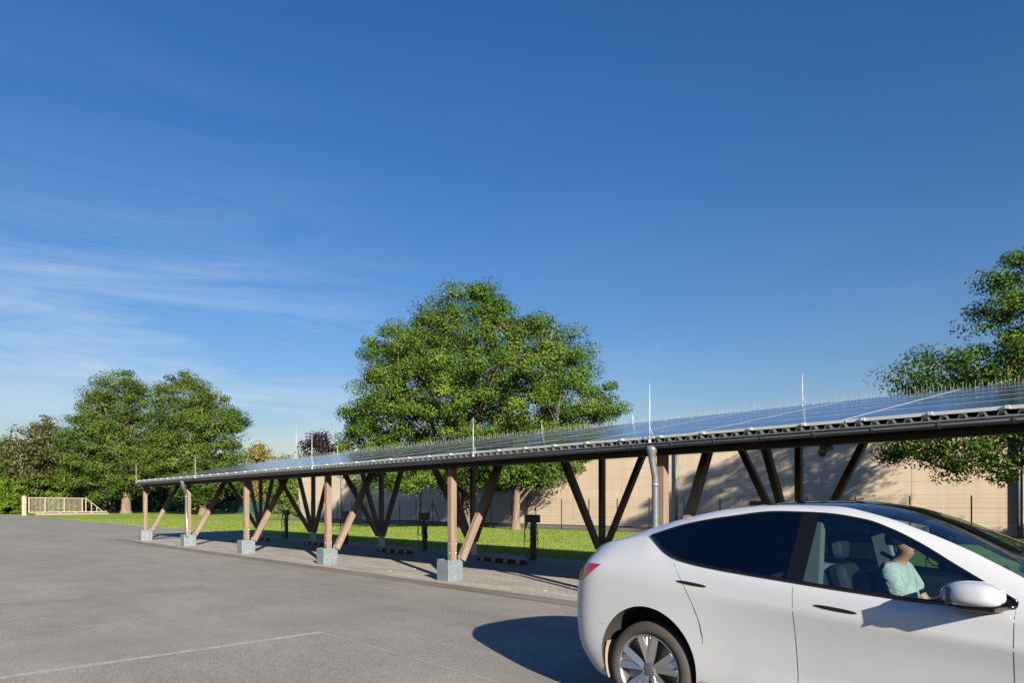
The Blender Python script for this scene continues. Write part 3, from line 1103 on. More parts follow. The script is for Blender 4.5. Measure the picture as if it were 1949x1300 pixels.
def make_tree(name, label, loc, prof, n_clump, clump_r, per, leaf, m, trunk_r, trunk_h, group=None, cat='tree',
              seed=1, shell=0.42, limit=None, gaps=0.0, extra=(), dens=0.45, limbs=9, lean=(0, 0), flat=0.62, bare=0.0, droop=0.0, min_d=0.62, bark=None):
    """prof rows: (height, left, right, depth) of the crown in metres about the trunk axis, as seen across the view"""
    global rng
    rng = np.random.default_rng(seed)
    root = thing(name, label, cat, loc, 0, group)
    zmin, zmax = prof[0][0], prof[-1][0]
    C = []
    tries = 0
    wmax = max((p[2] - p[1]) * p[3] for p in prof)
    while len(C) < n_clump and tries < n_clump * 60:
        tries += 1
        z = rng.uniform(zmin, zmax)
        l, r_, dp = prof_interp(prof, z)
        if rng.random() > ((r_ - l) * dp / wmax) ** 0.75 + 0.05:
            continue
        q = rng.random() ** shell
        an = rng.uniform(0, 2 * math.pi)
        u, v = q * math.cos(an), q * math.sin(an)
        x = (l + r_) / 2 + u * (r_ - l) / 2
        y = v * dp
        p = RV * x + FV * y + np.array([0, 0, z])
        if limit and not limit(p + np.array(loc)):
            continue
        if C and min_d > 0:
            dd = np.linalg.norm(np.array(C)[-400:] - p, axis=1).min()
            if dd < clump_r * min_d and rng.random() < 0.85:
                continue
        C.append(p)
    C = np.array(C)
    if gaps:
        keep = rng.random(len(C)) > gaps
        C = C[keep]
    if len(extra):
        C = np.concatenate([C, np.array(extra)])
    mid = np.array([0, 0, zmin + (zmax - zmin) * 0.45])
    P, Nn, S, T = [], [], [], []
    for c_ in C:
        k = int(per * rng.uniform(0.55, 1.35))
        rr = clump_r * rng.uniform(0.6, 1.3)
        d = rng.normal(size=(k, 3))
        d /= np.linalg.norm(d, axis=1)[:, None]
        rad = rng.random(k) ** dens
        q = d * rad[:, None] * rr
        q[:, 2] *= flat
        out = c_ - mid
        out /= np.linalg.norm(out) + 1e-6
        q += out[None, :] * (rad[:, None] - 0.5) * 0.25 * rr
        q[:, 2] -= droop * rad * rr
        P.append(q + c_)
        nn = d * 0.85 + rng.normal(size=(k, 3)) * 0.45 + np.array([0, 0, 0.45]) + out * 0.3
        Nn.append(nn / (np.linalg.norm(nn, axis=1)[:, None] + 1e-9))
        S.append(leaf * rng.uniform(0.6, 1.25, k))
        T.append(np.clip(rng.normal(0.45, 0.30) + rng.normal(0, 0.12, k), 0, 1.1))
    P, Nn, S, T = np.concatenate(P), np.concatenate(Nn), np.concatenate(S), np.concatenate(T)
    me = leaf_mesh('crown', P, Nn, S, T, m)
    link('crown', me, m, root)
    # trunk and limbs
    tb_ = MB()
    top = np.array([lean[0], lean[1], zmin + (zmax - zmin) * 0.80])
    tp = [np.array([0, 0, -0.15]), np.array([0, 0, 0.12]), np.array([0, 0, 0.55]), np.array([0.02, 0.0, trunk_h * 0.55]), np.array([0.05, 0.03, trunk_h])]
    n_up = 5
    for q in range(1, n_up + 1):
        w = q / n_up
        tp.append(tp[4] * (1 - w) + top * w + np.array([rng.normal(0, 0.18), rng.normal(0, 0.18), 0]) * trunk_r * 2)
    tr_ = [trunk_r * 1.75, trunk_r * 1.38, trunk_r * 1.08, trunk_r * 0.95, trunk_r * 0.88] + [trunk_r * 0.85 * (1 - 0.88 * q / n_up) for q in range(1, n_up + 1)]
    tb_.tube(tp, tr_, 14, cap=False)
    order = rng.permutation(len(C))[:limbs]
    limb_pts = []
    for i in order:
        tgt = C[i]
        h0 = min(max(trunk_h * 0.75, tgt[2] * rng.uniform(0.30, 0.6)), top[2] * 0.9)
        w = np.interp(h0, [p[2] for p in tp], np.arange(len(tp)))
        a = tp[int(w)] * (1 - (w - int(w))) + tp[min(int(w) + 1, len(tp) - 1)] * (w - int(w))
        b = a * 0.45 + tgt * 0.55 + np.array([0, 0, 0.10 * np.linalg.norm(tgt - a)])
        pts = [a * (1 - u) ** 2 + 2 * b * u * (1 - u) + tgt * u * u + rng.normal(0, 0.04, 3) * (0 < u < 1) for u in np.linspace(0, 1, 7)]
        r0 = trunk_r * rng.uniform(0.26, 0.42)
        tb_.tube(pts, [r0 * (1 - 0.85 * u) for u in np.linspace(0, 1, 7)], 7, cap=False)
        limb_pts += pts[2:]
    if limb_pts:
        LP = np.array(limb_pts)
        for c_ in C:
            if rng.random() < 0.55:
                j = np.argmin(np.linalg.norm(LP - c_, axis=1))
                a = LP[j]
                dd = np.linalg.norm(a - c_)
                if dd < clump_r * 6:
                    mid_ = (a + c_) / 2 + np.array([0, 0, 0.08 * dd])
                    r0 = max(0.012, trunk_r * 0.075)
                    tb_.tube([a, mid_, c_], [r0, r0 * 0.7, r0 * 0.25], 4, cap=False)
    if bare:
        for i in rng.permutation(len(C))[:int(bare)]:
            c_ = C[i]
            tip = c_ + np.array([rng.normal(0, 0.5), rng.normal(0, 0.5), rng.uniform(0.8, 1.8)])
            tb_.tube([c_, (c_ + tip) / 2 + rng.normal(0, 0.1, 3), tip], [0.04, 0.025, 0.012], 4, cap=False)
    tb_.build('trunk', bark or M_bark, root)
    return root

def px_prof(rows, xc, Z, depth_k=0.85, zoff=0.0, ins=0.0):
    """rows of (photo y, left x, right x) -> crown profile in metres"""
    out = []
    for y, xl, xr in rows:
        zz = EYE + (HY - y) * Z / FPX + zoff
        l, r_ = (xl - xc) * Z / FPX, (xr - xc) * Z / FPX
        if r_ - l > 3 * ins:
            l, r_ = l + ins, r_ - ins
        out.append((zz, l, r_, max(0.4, (r_ - l) / 2 * depth_k)))
    out = sorted(out)
    zt, zb_ = out[-1][0], out[0][0]
    return [(zb_ + (a - zb_) * (zt - zb_ - 1.1 * ins) / (zt - zb_), l, r_, d) for a, l, r_, d in out]

def base(x, Z):
    s, t_ = spot(x, Z)
    return (s, t_, hz(s, t_))

# the big oak behind the carport and the slim one in front of it
wall_ok = lambda p: not (p[1] > 37.6 and p[2] < 7.4)
Zo = 46.5
b0 = base(886, Zo)
def at_px(x, y, xc, Z, b, dep=0.0):
    return RV * ((x - xc) * Z / FPX) + FV * dep + np.array([0, 0, EYE + (HY - y) * Z / FPX - b[2]])
oak_tips = [at_px(x, y, 886, Zo, b0, d_) for x, y, d_ in ((1176, 780, -1), (1164, 785, 0), (1152, 790, -2), (1136, 792, 1), (1118, 668, 0), (1105, 662, 1), (1092, 640, -1), (1128, 690, 1), (1160, 735, 0), (932, 545, 0), (915, 550, 1), (888, 565, 0), (862, 562, -1), (835, 572, 0), (808, 590, 0), (680, 738, 0), (676, 800, 1), (664, 835, 0), (668, 790, -1), (705, 650, 0), (735, 632, 0), (715, 655, 1.5), (755, 640, -1), (745, 650, 1), (728, 668, -1), (765, 655, 0), (780, 630, 1), (770, 640, -2), (795, 615, 0), (790, 640, 2), (750, 665, 2), (720, 680, -2), (700, 675, 0),
            (700, 925, -4), (735, 935, -5), (760, 925, -4), (800, 930, -5), (830, 915, -5), (690, 900, -4), (720, 900, -5), (775, 905, -5))]
rows = [(524, 880, 945), (545, 835, 952), (570, 795, 985), (600, 790, 1030), (622, 735, 1090), (655, 705, 1125), (685, 680, 1130), (705, 662, 1140), (735, 665, 1160), (765, 650, 1180), (800, 648, 1178), (835, 640, 1135), (870, 650, 1125), (900, 690, 1110), (925, 700, 1090)]
make_tree('oak_tree', 'largest tree, a broad round oak behind the middle of the carport roof', b0,
          [(a - b0[2], l, r_, d) for a, l, r_, d in px_prof(rows, 886, Zo, 0.78, ins=0.62)], 760, 0.98, 330, 0.158, M_oak, 0.36, 3.2, seed=5, shell=0.42, limit=wall_ok, limbs=34, gaps=0.05, flat=0.62, min_d=0.84, extra=oak_tips, dens=0.40)
Zs = 43.0
b1 = base(982, Zs)
rows = [(800, 1000, 1060), (830, 965, 1110), (860, 940, 1130), (890, 950, 1118), (915, 965, 1085), (935, 975, 1020)]
make_tree('slim_oak', 'slim pale trunked oak in front of the warehouse, with a low right branch', b1,
          [(a - b1[2], l, r_, d) for a, l, r_, d in px_prof(rows, 982, Zs, 0.8, ins=0.3)], 110, 0.62, 230, 0.14, M_oak, 0.24, 1.9, seed=9, shell=0.5, limbs=9, limit=wall_ok, gaps=0.1)

# tree by the hall at the right edge
br0 = (-1.2, 33.2, hz(-1.2, 33.2))
rel = np.array([br0[0], br0[1]])
Zr = float(-DZ * br0[0] + DX * br0[1])
xr_c = CX + FPX * (DX * br0[0] + DZ * br0[1]) / Zr
rows = [(380, xr_c - 90, xr_c + 90), (440, 1960, xr_c + 190), (485, 1900, xr_c + 260), (530, 1870, xr_c + 300), (585, 1855, xr_c + 330), (610, 1905, xr_c + 350), (640, 1765, xr_c + 370), (680, 1755, xr_c + 390), (715, 1690, xr_c + 400), (780, 1730, xr_c + 400), (840, 1680, xr_c + 390), (862, 1700, xr_c + 350), (880, 1790, xr_c + 320), (912, 1865, xr_c + 200)]
make_tree('plane_tree', 'leafy tree reaching in from the right edge above the carport roof', br0,
          [(a - br0[2], l, r_, d) for a, l, r_, d in px_prof(rows, xr_c, Zr, 0.62, ins=0.2)], 470, 0.74, 300, 0.125, M_oak, 0.32, 3.0, seed=23, shell=0.40, min_d=0.95, gaps=0.16, limit=lambda p: p[1] < 38.4 and (p[0] < 2.45 * (39 - p[1]) - 12.9 or p[2] < 39.2 - p[1]), limbs=26)

# pair of large trees left of the carport
Za = 97.0
ba = base(240, Za)
rows = [(697, 205, 262), (720, 180, 278), (745, 160, 290), (775, 148, 300), (800, 128, 305), (830, 118, 310), (860, 112, 315), (890, 115, 315), (915, 125, 305), (935, 140, 275), (947, 160, 262)]
make_tree('lime_tree', 'tall broad tree with thick lit trunk right of the cream gate', ba,
          [(a - ba[2], l, r_, d) for a, l, r_, d in px_prof(rows, 240, Za, 0.8, ins=0.7)], 380, 1.35, 230, 0.26, M_maple, 0.60, 4.2, seed=31, shell=0.42, limbs=24, gaps=0.05, min_d=0.9, dens=0.4)
Zb = 88.0
bb0 = base(386, Zb)
rows = [(700, 335, 362), (715, 300, 372), (735, 285, 420), (760, 282, 450), (785, 280, 475), (805, 284, 478), (830, 282, 462), (860, 280, 468), (890, 285, 468), (915, 300, 460), (940, 330, 440), (955, 350, 420)]
make_tree('chestnut_tree', 'tall dense tree just behind the far end of the carport', bb0,
          [(a - bb0[2], l, r_, d) for a, l, r_, d in px_prof(rows, 386, Zb, 0.8, ins=0.7)], 350, 1.28, 230, 0.25, M_maple, 0.42, 3.2, seed=37, shell=0.42, limbs=24, gaps=0.05, min_d=0.9, dens=0.4)

# trees and bushes beyond the fence
def px_tree(name, label, xc, Z, rows, n, cr, per, leaf, m, tr, th, seed, **kw):
    b = base(xc, Z)
    pr_ = [(a - b[2], l, r_, d) for a, l, r_, d in px_prof(rows, xc, Z, kw.pop('dk', 0.8))]
    return make_tree(name, label, b, pr_, n, cr, per, leaf, m, tr, th, seed=seed, **kw)
px_tree('birch_tree', 'thin brownish tree with bare twigs on top at the left edge', 42, 98, [(820, 25, 60), (840, 12, 75), (870, 5, 90), (900, 2, 95), (930, 5, 85), (945, 25, 65)], 150, 1.2, 42, 0.40, M_olive, 0.22, 3.0, 41, shell=0.5, gaps=0.1, bare=30, limbs=14)
px_tree('weeping_birch', 'drooping olive tree left of the tall broad tree', 88, 104, [(792, 78, 98), (805, 66, 108), (830, 62, 122), (860, 60, 130), (900, 58, 135), (935, 65, 128)], 170, 1.25, 45, 0.42, M_olive, 0.25, 3.0, 43, shell=0.45, droop=0.5, limbs=12)
px_tree('field_maple', 'dark green tree cut by the left edge of the photo', -12, 100, [(838, -40, 5), (855, -60, 18), (880, -70, 26), (910, -70, 30), (940, -60, 24)], 170, 1.3, 45, 0.42, M_maple, 0.25, 3.0, 47)
px_tree('round_hazel', 'bright leafy bush behind the cream gate', 95, 100, [(905, 70, 115), (920, 52, 135), (940, 48, 142), (960, 50, 145), (972, 52, 145)], 120, 1.0, 60, 0.36, M_bright, 0.12, 1.0, 51, cat='bush', limbs=6)
px_tree('leafy_elder', 'bright leafy bush left of the gate post', 22, 95, [(915, 0, 40), (930, -10, 45), (950, -14, 46), (965, -10, 42)], 90, 1.0, 60, 0.36, M_bright, 0.12, 1.0, 53, cat='bush', limbs=5)
px_tree('low_hedge', 'low clipped hedge left of the gate post', 8, 91, [(955, -30, 38), (965, -34, 40), (977, -34, 40)], 90, 0.6, 70, 0.28, M_bright, 0.08, 0.4, 55, cat='hedge', shell=0.8, limbs=3)
px_tree('golden_tree', 'golden yellow tree right of the two tall trees', 492, 112, [(846, 484, 500), (858, 476, 515), (880, 466, 520), (910, 462, 522), (940, 466, 516), (955, 470, 512)], 130, 1.15, 48, 0.40, M_gold, 0.22, 2.5, 57, bare=14, limbs=10)
px_tree('purple_beech', 'dark purple tree showing above the carport roof', 602, 96, [(822, 592, 618), (832, 582, 628), (845, 574, 634), (860, 572, 640), (885, 575, 640), (910, 582, 630)], 110, 1.05, 46, 0.36, M_purple, 0.24, 3.2, 61, gaps=0.12, limbs=12)
px_tree('far_maple', 'small green treetop left of the purple tree', 540, 125, [(868, 528, 552), (880, 518, 562), (905, 512, 566), (945, 516, 562)], 80, 1.3, 45, 0.45, M_maple, 0.25, 3.0, 63, limbs=6)
px_tree('young_maple', 'light green treetop between the purple tree and the oak', 652, 100, [(846, 642, 662), (858, 636, 668), (880, 632, 672), (910, 636, 668)], 60, 1.1, 45, 0.38, M_bright, 0.18, 3.0, 65, limbs=6)
px_tree('laurel_bush', 'bright green bush beside the left end of the warehouse', 536, 100, [(905, 518, 556), (925, 508, 566), (950, 506, 568), (975, 510, 566)], 110, 0.95, 60, 0.34, M_bright, 0.10, 0.8, 67, cat='bush', limbs=5)
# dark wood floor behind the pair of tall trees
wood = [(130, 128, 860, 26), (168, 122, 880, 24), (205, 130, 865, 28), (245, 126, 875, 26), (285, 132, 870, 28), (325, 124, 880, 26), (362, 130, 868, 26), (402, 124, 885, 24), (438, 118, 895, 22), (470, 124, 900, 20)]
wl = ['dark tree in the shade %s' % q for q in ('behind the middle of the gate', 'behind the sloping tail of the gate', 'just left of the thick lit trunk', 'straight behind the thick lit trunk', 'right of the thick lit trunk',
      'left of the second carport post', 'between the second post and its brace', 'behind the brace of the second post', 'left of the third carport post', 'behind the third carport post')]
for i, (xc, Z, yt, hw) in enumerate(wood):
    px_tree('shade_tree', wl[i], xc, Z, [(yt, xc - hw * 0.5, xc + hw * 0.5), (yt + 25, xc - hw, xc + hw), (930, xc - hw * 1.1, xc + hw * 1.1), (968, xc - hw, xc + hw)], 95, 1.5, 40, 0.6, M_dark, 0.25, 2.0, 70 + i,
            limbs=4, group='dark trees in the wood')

# ------------------------------------------------------------------ grass blades on the lawn
rng = np.random.default_rng(77)
nb = 150000
sv = rng.uniform(-1, 1, nb)
Zg = 17.5 / np.maximum(0.18, rng.random(nb)) ** 0.75
Xg = rng.uniform(-0.72, 0.30, nb)
sg = Xg * DX * Zg - DZ * Zg
tg = Xg * DZ * Zg + DX * Zg
ok = (tg > 14.32) & (tg < 32.6) & (sg < 4) & (sg > -104)
sg, tg = sg[ok], tg[ok]
ne = 14000                                                  # ragged tufts along the lawn edge
se = rng.uniform(-75, -4, ne)
te = 14.30 + np.abs(rng.normal(0, 0.10, ne))
sg, tg = np.concatenate([sg, se]), np.concatenate([tg, te])
n = len(sg)
zg = np.array([hz(a, b) for a, b in zip(sg, tg)]) - 0.014
dist = np.hypot(sg, tg)
hh = rng.uniform(0.012, 0.040, n) * (0.7 + dist / 60)
ww = rng.uniform(0.004, 0.009, n) * (0.6 + dist / 18)
an = rng.uniform(0, 2 * math.pi, n)
dxy = np.stack([np.cos(an), np.sin(an), np.zeros(n)], 1)
B = np.stack([sg, tg, zg], 1)
lean_ = rng.normal(0, 0.45, (n, 2)) * hh[:, None]
top_ = B + np.stack([lean_[:, 0], lean_[:, 1], hh], 1)
vv = np.stack([B - dxy * ww[:, None], B + dxy * ww[:, None], top_], 1).reshape(-1, 3)
gm = bpy.data.meshes.new('grass')
gm.vertices.add(3 * n)
gm.vertices.foreach_set('co', vv.ravel())
gm.loops.add(3 * n)
gm.loops.foreach_set('vertex_index', np.arange(3 * n, dtype=np.int32))
gm.polygons.add(n)
gm.polygons.foreach_set('loop_start', np.arange(0, 3 * n, 3, dtype=np.int32))
gm.polygons.foreach_set('loop_total', np.full(n, 3, dtype=np.int32))
gm.update(calc_edges=True)
at = gm.attributes.new('tint', 'FLOAT', 'FACE')
patchy = 0.45 + 0.38 * np.sin(sg * 0.7 + np.sin(tg * 0.9) * 2) * np.sin(tg * 0.8 + sg * 0.2)
at.data.foreach_set('value', np.clip(patchy + rng.normal(0, 0.12, n), 0, 1).astype(np.float32))
go = link('grass', gm, M_grass)
go['kind'] = 'stuff'
go['label'] = 'short mown green grass of the lawn behind the carport'
go['category'] = 'grass'

#CAR#
# ------------------------------------------------------------------ car
M_paint = mat('white_car_paint', (0.51, 0.535, 0.56), 0.4, 0.0, 0.5, 1.0)
bs(M_paint).inputs['Coat IOR'].default_value = 2.0
M_roofglass = mat('black_roof_glass', (0.006, 0.007, 0.010), 0.03, 0.0, 0.8)
M_trim = mat('gloss_black_trim', (0.006, 0.006, 0.007), 0.16)
M_well = mat('wheel_well_liner', (0.035, 0.032, 0.03), 0.85)
M_tail = mat('red_tail_lamp', (0.42, 0.010, 0.018), 0.12, 0.0, 0.6, 1.0)
M_lamp = mat('head_lamp_glass', (0.25, 0.26, 0.28), 0.05, 0.3, 0.6, 1.0)
M_tyre = mat('tyre_rubber', (0.050, 0.045, 0.040), 0.8)
M_rim = mat('silver_rim', (0.52, 0.52, 0.53), 0.28, 0.9)
M_rim_d = mat('grey_rim', (0.20, 0.20, 0.21), 0.4, 0.7)
M_seat = mat('black_seat', (0.015, 0.015, 0.017), 0.6)
M_lightgrey = mat('light_headliner', (0.20, 0.21, 0.21), 0.8)
M_seam = mat('panel_gap', (0.02, 0.02, 0.022), 0.7)
M_liner_lit = mat('muddy_lit_liner', (0.34, 0.25, 0.16), 0.9)  # mud tan, with the sun on the arch liner put into the colour

def glass(name, tint, ior=1.5):
    m = bpy.data.materials.new(name)
    m.use_nodes = True
    t = m.node_tree
    t.nodes.remove(t.nodes['Principled BSDF'])
    out = t.nodes['Material Output']
    tr = N(t, 'ShaderNodeBsdfTransparent')
    tr.inputs['Color'].default_value = (*tint, 1)
    gl = N(t, 'ShaderNodeBsdfGlossy')
    gl.inputs['Roughness'].default_value = 0.01
    gl.inputs['Color'].default_value = (0.95, 0.95, 1, 1)
    lw = N(t, 'ShaderNodeFresnel')
    lw.inputs['IOR'].default_value = ior
    ms = N(t, 'ShaderNodeMixShader')
    gm_ = N(t, 'ShaderNodeNewGeometry')
    inv = N(t, 'ShaderNodeMath', operation='SUBTRACT')
    inv.inputs[0].default_value = 1.0
    t.links.new(gm_.outputs['Backfacing'], inv.inputs[1])
    ml = N(t, 'ShaderNodeMath', operation='MULTIPLY')
    t.links.new(lw.outputs[0], ml.inputs[0])
    t.links.new(inv.outputs[0], ml.inputs[1])
    t.links.new(ml.outputs[0], ms.inputs[0])
    t.links.new(tr.outputs[0], ms.inputs[1])
    t.links.new(gl.outputs[0], ms.inputs[2])
    t.links.new(ms.outputs[0], out.inputs['Surface'])
    return m
M_gl_front = glass('tinted_side_glass', (0.44, 0.58, 0.57), 2.0)
M_gl_rear = glass('privacy_glass', (0.05, 0.055, 0.075), 1.75)
M_gl_ws = glass('windscreen_glass', (0.80, 0.90, 0.90), 1.6)

CAR0 = (-2.899, 5.132, hz(-2.9, 5.1))
car = thing('white_car', 'white electric crossover car driving past in the foreground, cut by the right edge', 'car', CAR0)

def curve(pts):
    xs = np.array([p[0] for p in pts], float)
    ys = np.array([p[1] for p in pts], float)
    d = np.diff(ys) / np.diff(xs)
    m_ = np.zeros(len(xs))
    m_[0], m_[-1] = d[0], d[-1]
    for i in range(1, len(xs) - 1):
        if d[i - 1] * d[i] > 0:
            h0, h1 = xs[i] - xs[i - 1], xs[i + 1] - xs[i]
            w1, w2 = 2 * h1 + h0, h1 + 2 * h0
            m_[i] = (w1 + w2) / (w1 / d[i - 1] + w2 / d[i])
    def f(x):
        x = min(max(x, xs[0]), xs[-1])
        i = min(max(int(np.searchsorted(xs, x)) - 1, 0), len(xs) - 2)
        h = xs[i + 1] - xs[i]
        u = (x - xs[i]) / h
        return ((2 * u**3 - 3 * u**2 + 1) * ys[i] + (u**3 - 2 * u**2 + u) * h * m_[i] + (-2 * u**3 + 3 * u**2) * ys[i + 1] + (u**3 - u**2) * h * m_[i + 1])
    return f

zT = curve([(-0.76, 1.214), (-0.4, 1.283), (-0.2, 1.320), (-0.05, 1.346), (0.05, 1.380), (0.172, 1.422), (0.568, 1.496), (0.86, 1.528), (1.143, 1.520), (1.409, 1.482), (1.576, 1.422), (1.739, 1.340), (1.892, 1.249), (2.04, 1.165), (2.16, 1.10), (2.25, 1.056), (2.5, 1.022), (3.0, 0.955), (3.4, 0.865), (3.72, 0.74)])
zB0 = curve([(-0.05, 1.345), (0.018, 1.296), (0.135, 1.222), (0.297, 1.174), (0.541, 1.139), (0.98, 1.099), (1.42, 1.064), (1.85, 1.040), (2.13, 1.040), (2.25, 1.055)])
lT = curve([(-0.76, 0.74), (-0.4, 0.79), (-0.05, 0.80), (0.172, 0.745), (0.568, 0.695), (0.86, 0.668), (1.143, 0.656), (1.409, 0.665), (1.576, 0.685), (1.739, 0.715), (1.892, 0.755), (2.04, 0.80), (2.16, 0.838), (2.25, 0.868), (2.5, 0.875), (3.0, 0.85), (3.72, 0.72)])
lB0 = curve([(-0.05, 0.801), (0.018, 0.83), (0.135, 0.872), (0.297, 0.908), (0.6, 0.922), (1.85, 0.915), (2.13, 0.90), (2.25, 0.87)])
zB = lambda x: zB0(x) if -0.05 < x < 2.25 else zT(x) - 0.0015
lB = lambda x: lB0(x) if -0.05 < x < 2.25 else lT(x) + 0.0015
zR = curve([(-0.76, 1.236), (-0.4, 1.312), (-0.17, 1.386), (0.1, 1.464), (0.5, 1.545), (0.83, 1.570), (1.208, 1.562), (1.467, 1.506), (1.71, 1.419), (1.94, 1.322), (2.08, 1.252), (2.21, 1.185), (2.32, 1.122), (2.42, 1.078), (2.6, 1.045), (3.0, 0.98), (3.4, 0.90), (3.72, 0.79)])
lR = curve([(-0.76, 0.62), (-0.4, 0.655), (0.1, 0.625), (0.5, 0.602), (0.83, 0.592), (1.2, 0.585), (1.47, 0.59), (1.71, 0.615), (1.94, 0.655), (2.08, 0.685), (2.21, 0.72), (2.32, 0.755), (2.42, 0.785), (3.0, 0.73), (3.72, 0.5)])
zC = curve([(-0.76, 1.246), (-0.49, 1.305), (-0.17, 1.402), (0.1, 1.482), (0.5, 1.562), (0.87, 1.602), (1.1, 1.604), (1.4, 1.574), (1.7, 1.485), (2.0, 1.352), (2.3, 1.195), (2.5, 1.09), (2.62, 1.072), (3.0, 1.02), (3.4, 0.935), (3.72, 0.80)])
zS = curve([(-0.9, 1.105), (-0.4, 1.115), (0.0, 1.112), (0.3, 1.095), (0.6, 1.065), (1.0, 1.032), (1.85, 0.985), (2.25, 0.985), (2.6, 0.955), (3.0, 0.90), (3.4, 0.81), (3.75, 0.68)])
lS = curve([(-0.9, 0.93), (0.0, 0.945), (1.0, 0.948), (2.25, 0.935), (2.9, 0.935), (3.75, 0.85)])
zK = curve([(-0.9, 0.985), (-0.4, 0.99), (0.0, 0.985), (0.44, 0.962), (2.25, 0.845), (2.9, 0.80), (3.76, 0.60)])
lK = curve([(-0.9, 0.95), (0.0, 0.968), (0.5, 0.962), (2.25, 0.955), (2.9, 0.960), (3.76, 0.88)])
K_ = lambda v: (lambda x: v)
ROWS = [  # z, lateral, rear end, front end
    (curve([(-0.8, 0.30), (-0.4, 0.20), (3.2, 0.19), (3.7, 0.24)]), K_(0.0), -0.70, 3.66),
    (curve([(-0.8, 0.31), (-0.4, 0.215), (3.2, 0.20), (3.7, 0.25)]), K_(0.86), -0.74, 3.68),
    (curve([(-0.85, 0.40), (-0.4, 0.345), (3.2, 0.33), (3.75, 0.36)]), curve([(-0.82, 0.935), (0.2, 0.93), (0.7, 0.908), (2.2, 0.905), (2.9, 0.935), (3.73, 0.93)]), -0.82, 3.73),
    (K_(0.50), curve([(-0.87, 0.955), (0, 0.962), (0.7, 0.918), (1.2, 0.900), (2.1, 0.905), (2.9, 0.956), (3.76, 0.93)]), -0.868, 3.76),
    (K_(0.72), curve([(-0.88, 0.955), (0, 0.970), (0.7, 0.935), (1.2, 0.922), (2.1, 0.926), (2.9, 0.965), (3.76, 0.92)]), -0.885, 3.765),
    (zK, lK, -0.865, 3.755),
    (zS, lS, -0.80, 3.74),
    (zB, lB, -0.765, 3.72),
    (zT, lT, -0.762, 3.72),
    (zR, lR, -0.758, 3.71),
    (lambda x: zC(x) - 0.35 * (zC(x) - zR(x)) * 0.62, lambda x: lR(x) * 0.56, -0.757, 3.71),
    (zC, K_(0.0), -0.757, 3.71),
]
SUB = [3, 3, 3, 4, 5, 6, 4, 4, 3, 3, 4]
NB = 7                                                      # row index of the window sill
us = np.unique(np.concatenate([np.linspace(0, 0.02, 9), np.linspace(0.02, 0.12, 16), np.linspace(0.12, 0.75, 80), np.linspace(0.75, 1, 34), 1 - np.linspace(0, 0.02, 7)]))
def rounding(x, xr, xf):
    u = min(1.0, max(0.0, (x - xr) / 0.50))
    v = min(1.0, max(0.0, (xf - x) / 0.95))
    return (1 - (1 - u) ** 3.3) ** (1 / 3.3) * (1 - (1 - v) ** 2.4) ** (1 / 2.4)
def section(u):
    pts = []
    for zf, lf, xr, xf in ROWS:
        x = xr + (xf - xr) * u
        pts.append(np.array([x, lf(x) * rounding(x, xr, xf), zf(x)]))
    out, tagr = [], []
    n = len(pts)
    for i in range(n - 1):
        a, b = pts[i], pts[i + 1]
        ln = np.linalg.norm(b - a) + 1e-9
        def tang(j):
            p0, p1, p2 = pts[max(0, j - 1)], pts[j], pts[min(n - 1, j + 1)]
            l0, l1 = np.linalg.norm(p1 - p0), np.linalg.norm(p2 - p1)
            if j in (0, n - 1):
                d = np.array([0.0, -1.0 if j else 1.0, 0.0])
                return d * ln
            d = (p2 - p0) / (np.linalg.norm(p2 - p0) + 1e-9)
            return d * min(l0, l1, ln)
        ta, tb2 = tang(i), tang(i + 1)
        if i in (7,):
            ta = tb2 = b - a
        kr = sm(0.25, 0.6, a[0])
        if i == 4:
            tb2 = tb2 * (1 - kr) + (b - a) * kr
        if i == 5:
            ta = ta * (1 - kr) + (b - a) * kr
        if i == 0:
            ta = tb2 = b - a
        for q in range(SUB[i]):
            w = q / SUB[i]
            p = (2 * w**3 - 3 * w**2 + 1) * a + (w**3 - 2 * w**2 + w) * ta + (-2 * w**3 + 3 * w**2) * b + (w**3 - w**2) * tb2
            out.append(p)
            tagr.append(i)
    out.append(pts[-1])
    tagr.append(n - 1)
    return out, tagr
secs = [section(u)[0] for u in us]
tags = section(0.5)[1]
nv = len(secs[0])
def lat_at(x, z):
    """outer side surface of the body at (x, z), below the sill"""
    best = None
    i = int(np.argmin([abs(s_[20][0] - x) for s_ in secs]))
    s_ = secs[i]
    for k in range(3, nv - 1):
        z0, z1 = s_[k][2], s_[k + 1][2]
        if z0 <= z <= z1 and z1 > z0:
            w = (z - z0) / (z1 - z0)
            best = s_[k][1] * (1 - w) + s_[k + 1][1] * w
            break
    return best if best is not None else 0.95
cbm = MB()
for sgn in (-1, 1):
    for s_ in secs:
        for p in s_:
            cbm.v.append((p[0], p[1] * sgn, p[2]))
def mat_of(row, x, z, y):
    if row == 7 and -0.05 < x < 2.2:
        if 1.035 < x < 1.125:
            return 4
        if x > 2.03:
            return 9
        return 1 if x > 1.08 else 6
    if row >= 9:
        if -0.60 < x < -0.02:
            return 2
        if 0.06 < x < 1.54:
            return 2
        if 1.54 < x < 2.36 + 0.12 * (row == 10):
            return 7
    if False and x < -0.40 and abs(y) > 0.30 and 0.962 + max(0.0, (x + 0.62) / 0.22) * 0.15 < z < 1.112 and row in (4, 5, 6):
        return 3
    if row == 6 and x > 3.25:
        return 8
    return 0
off = len(us) * nv
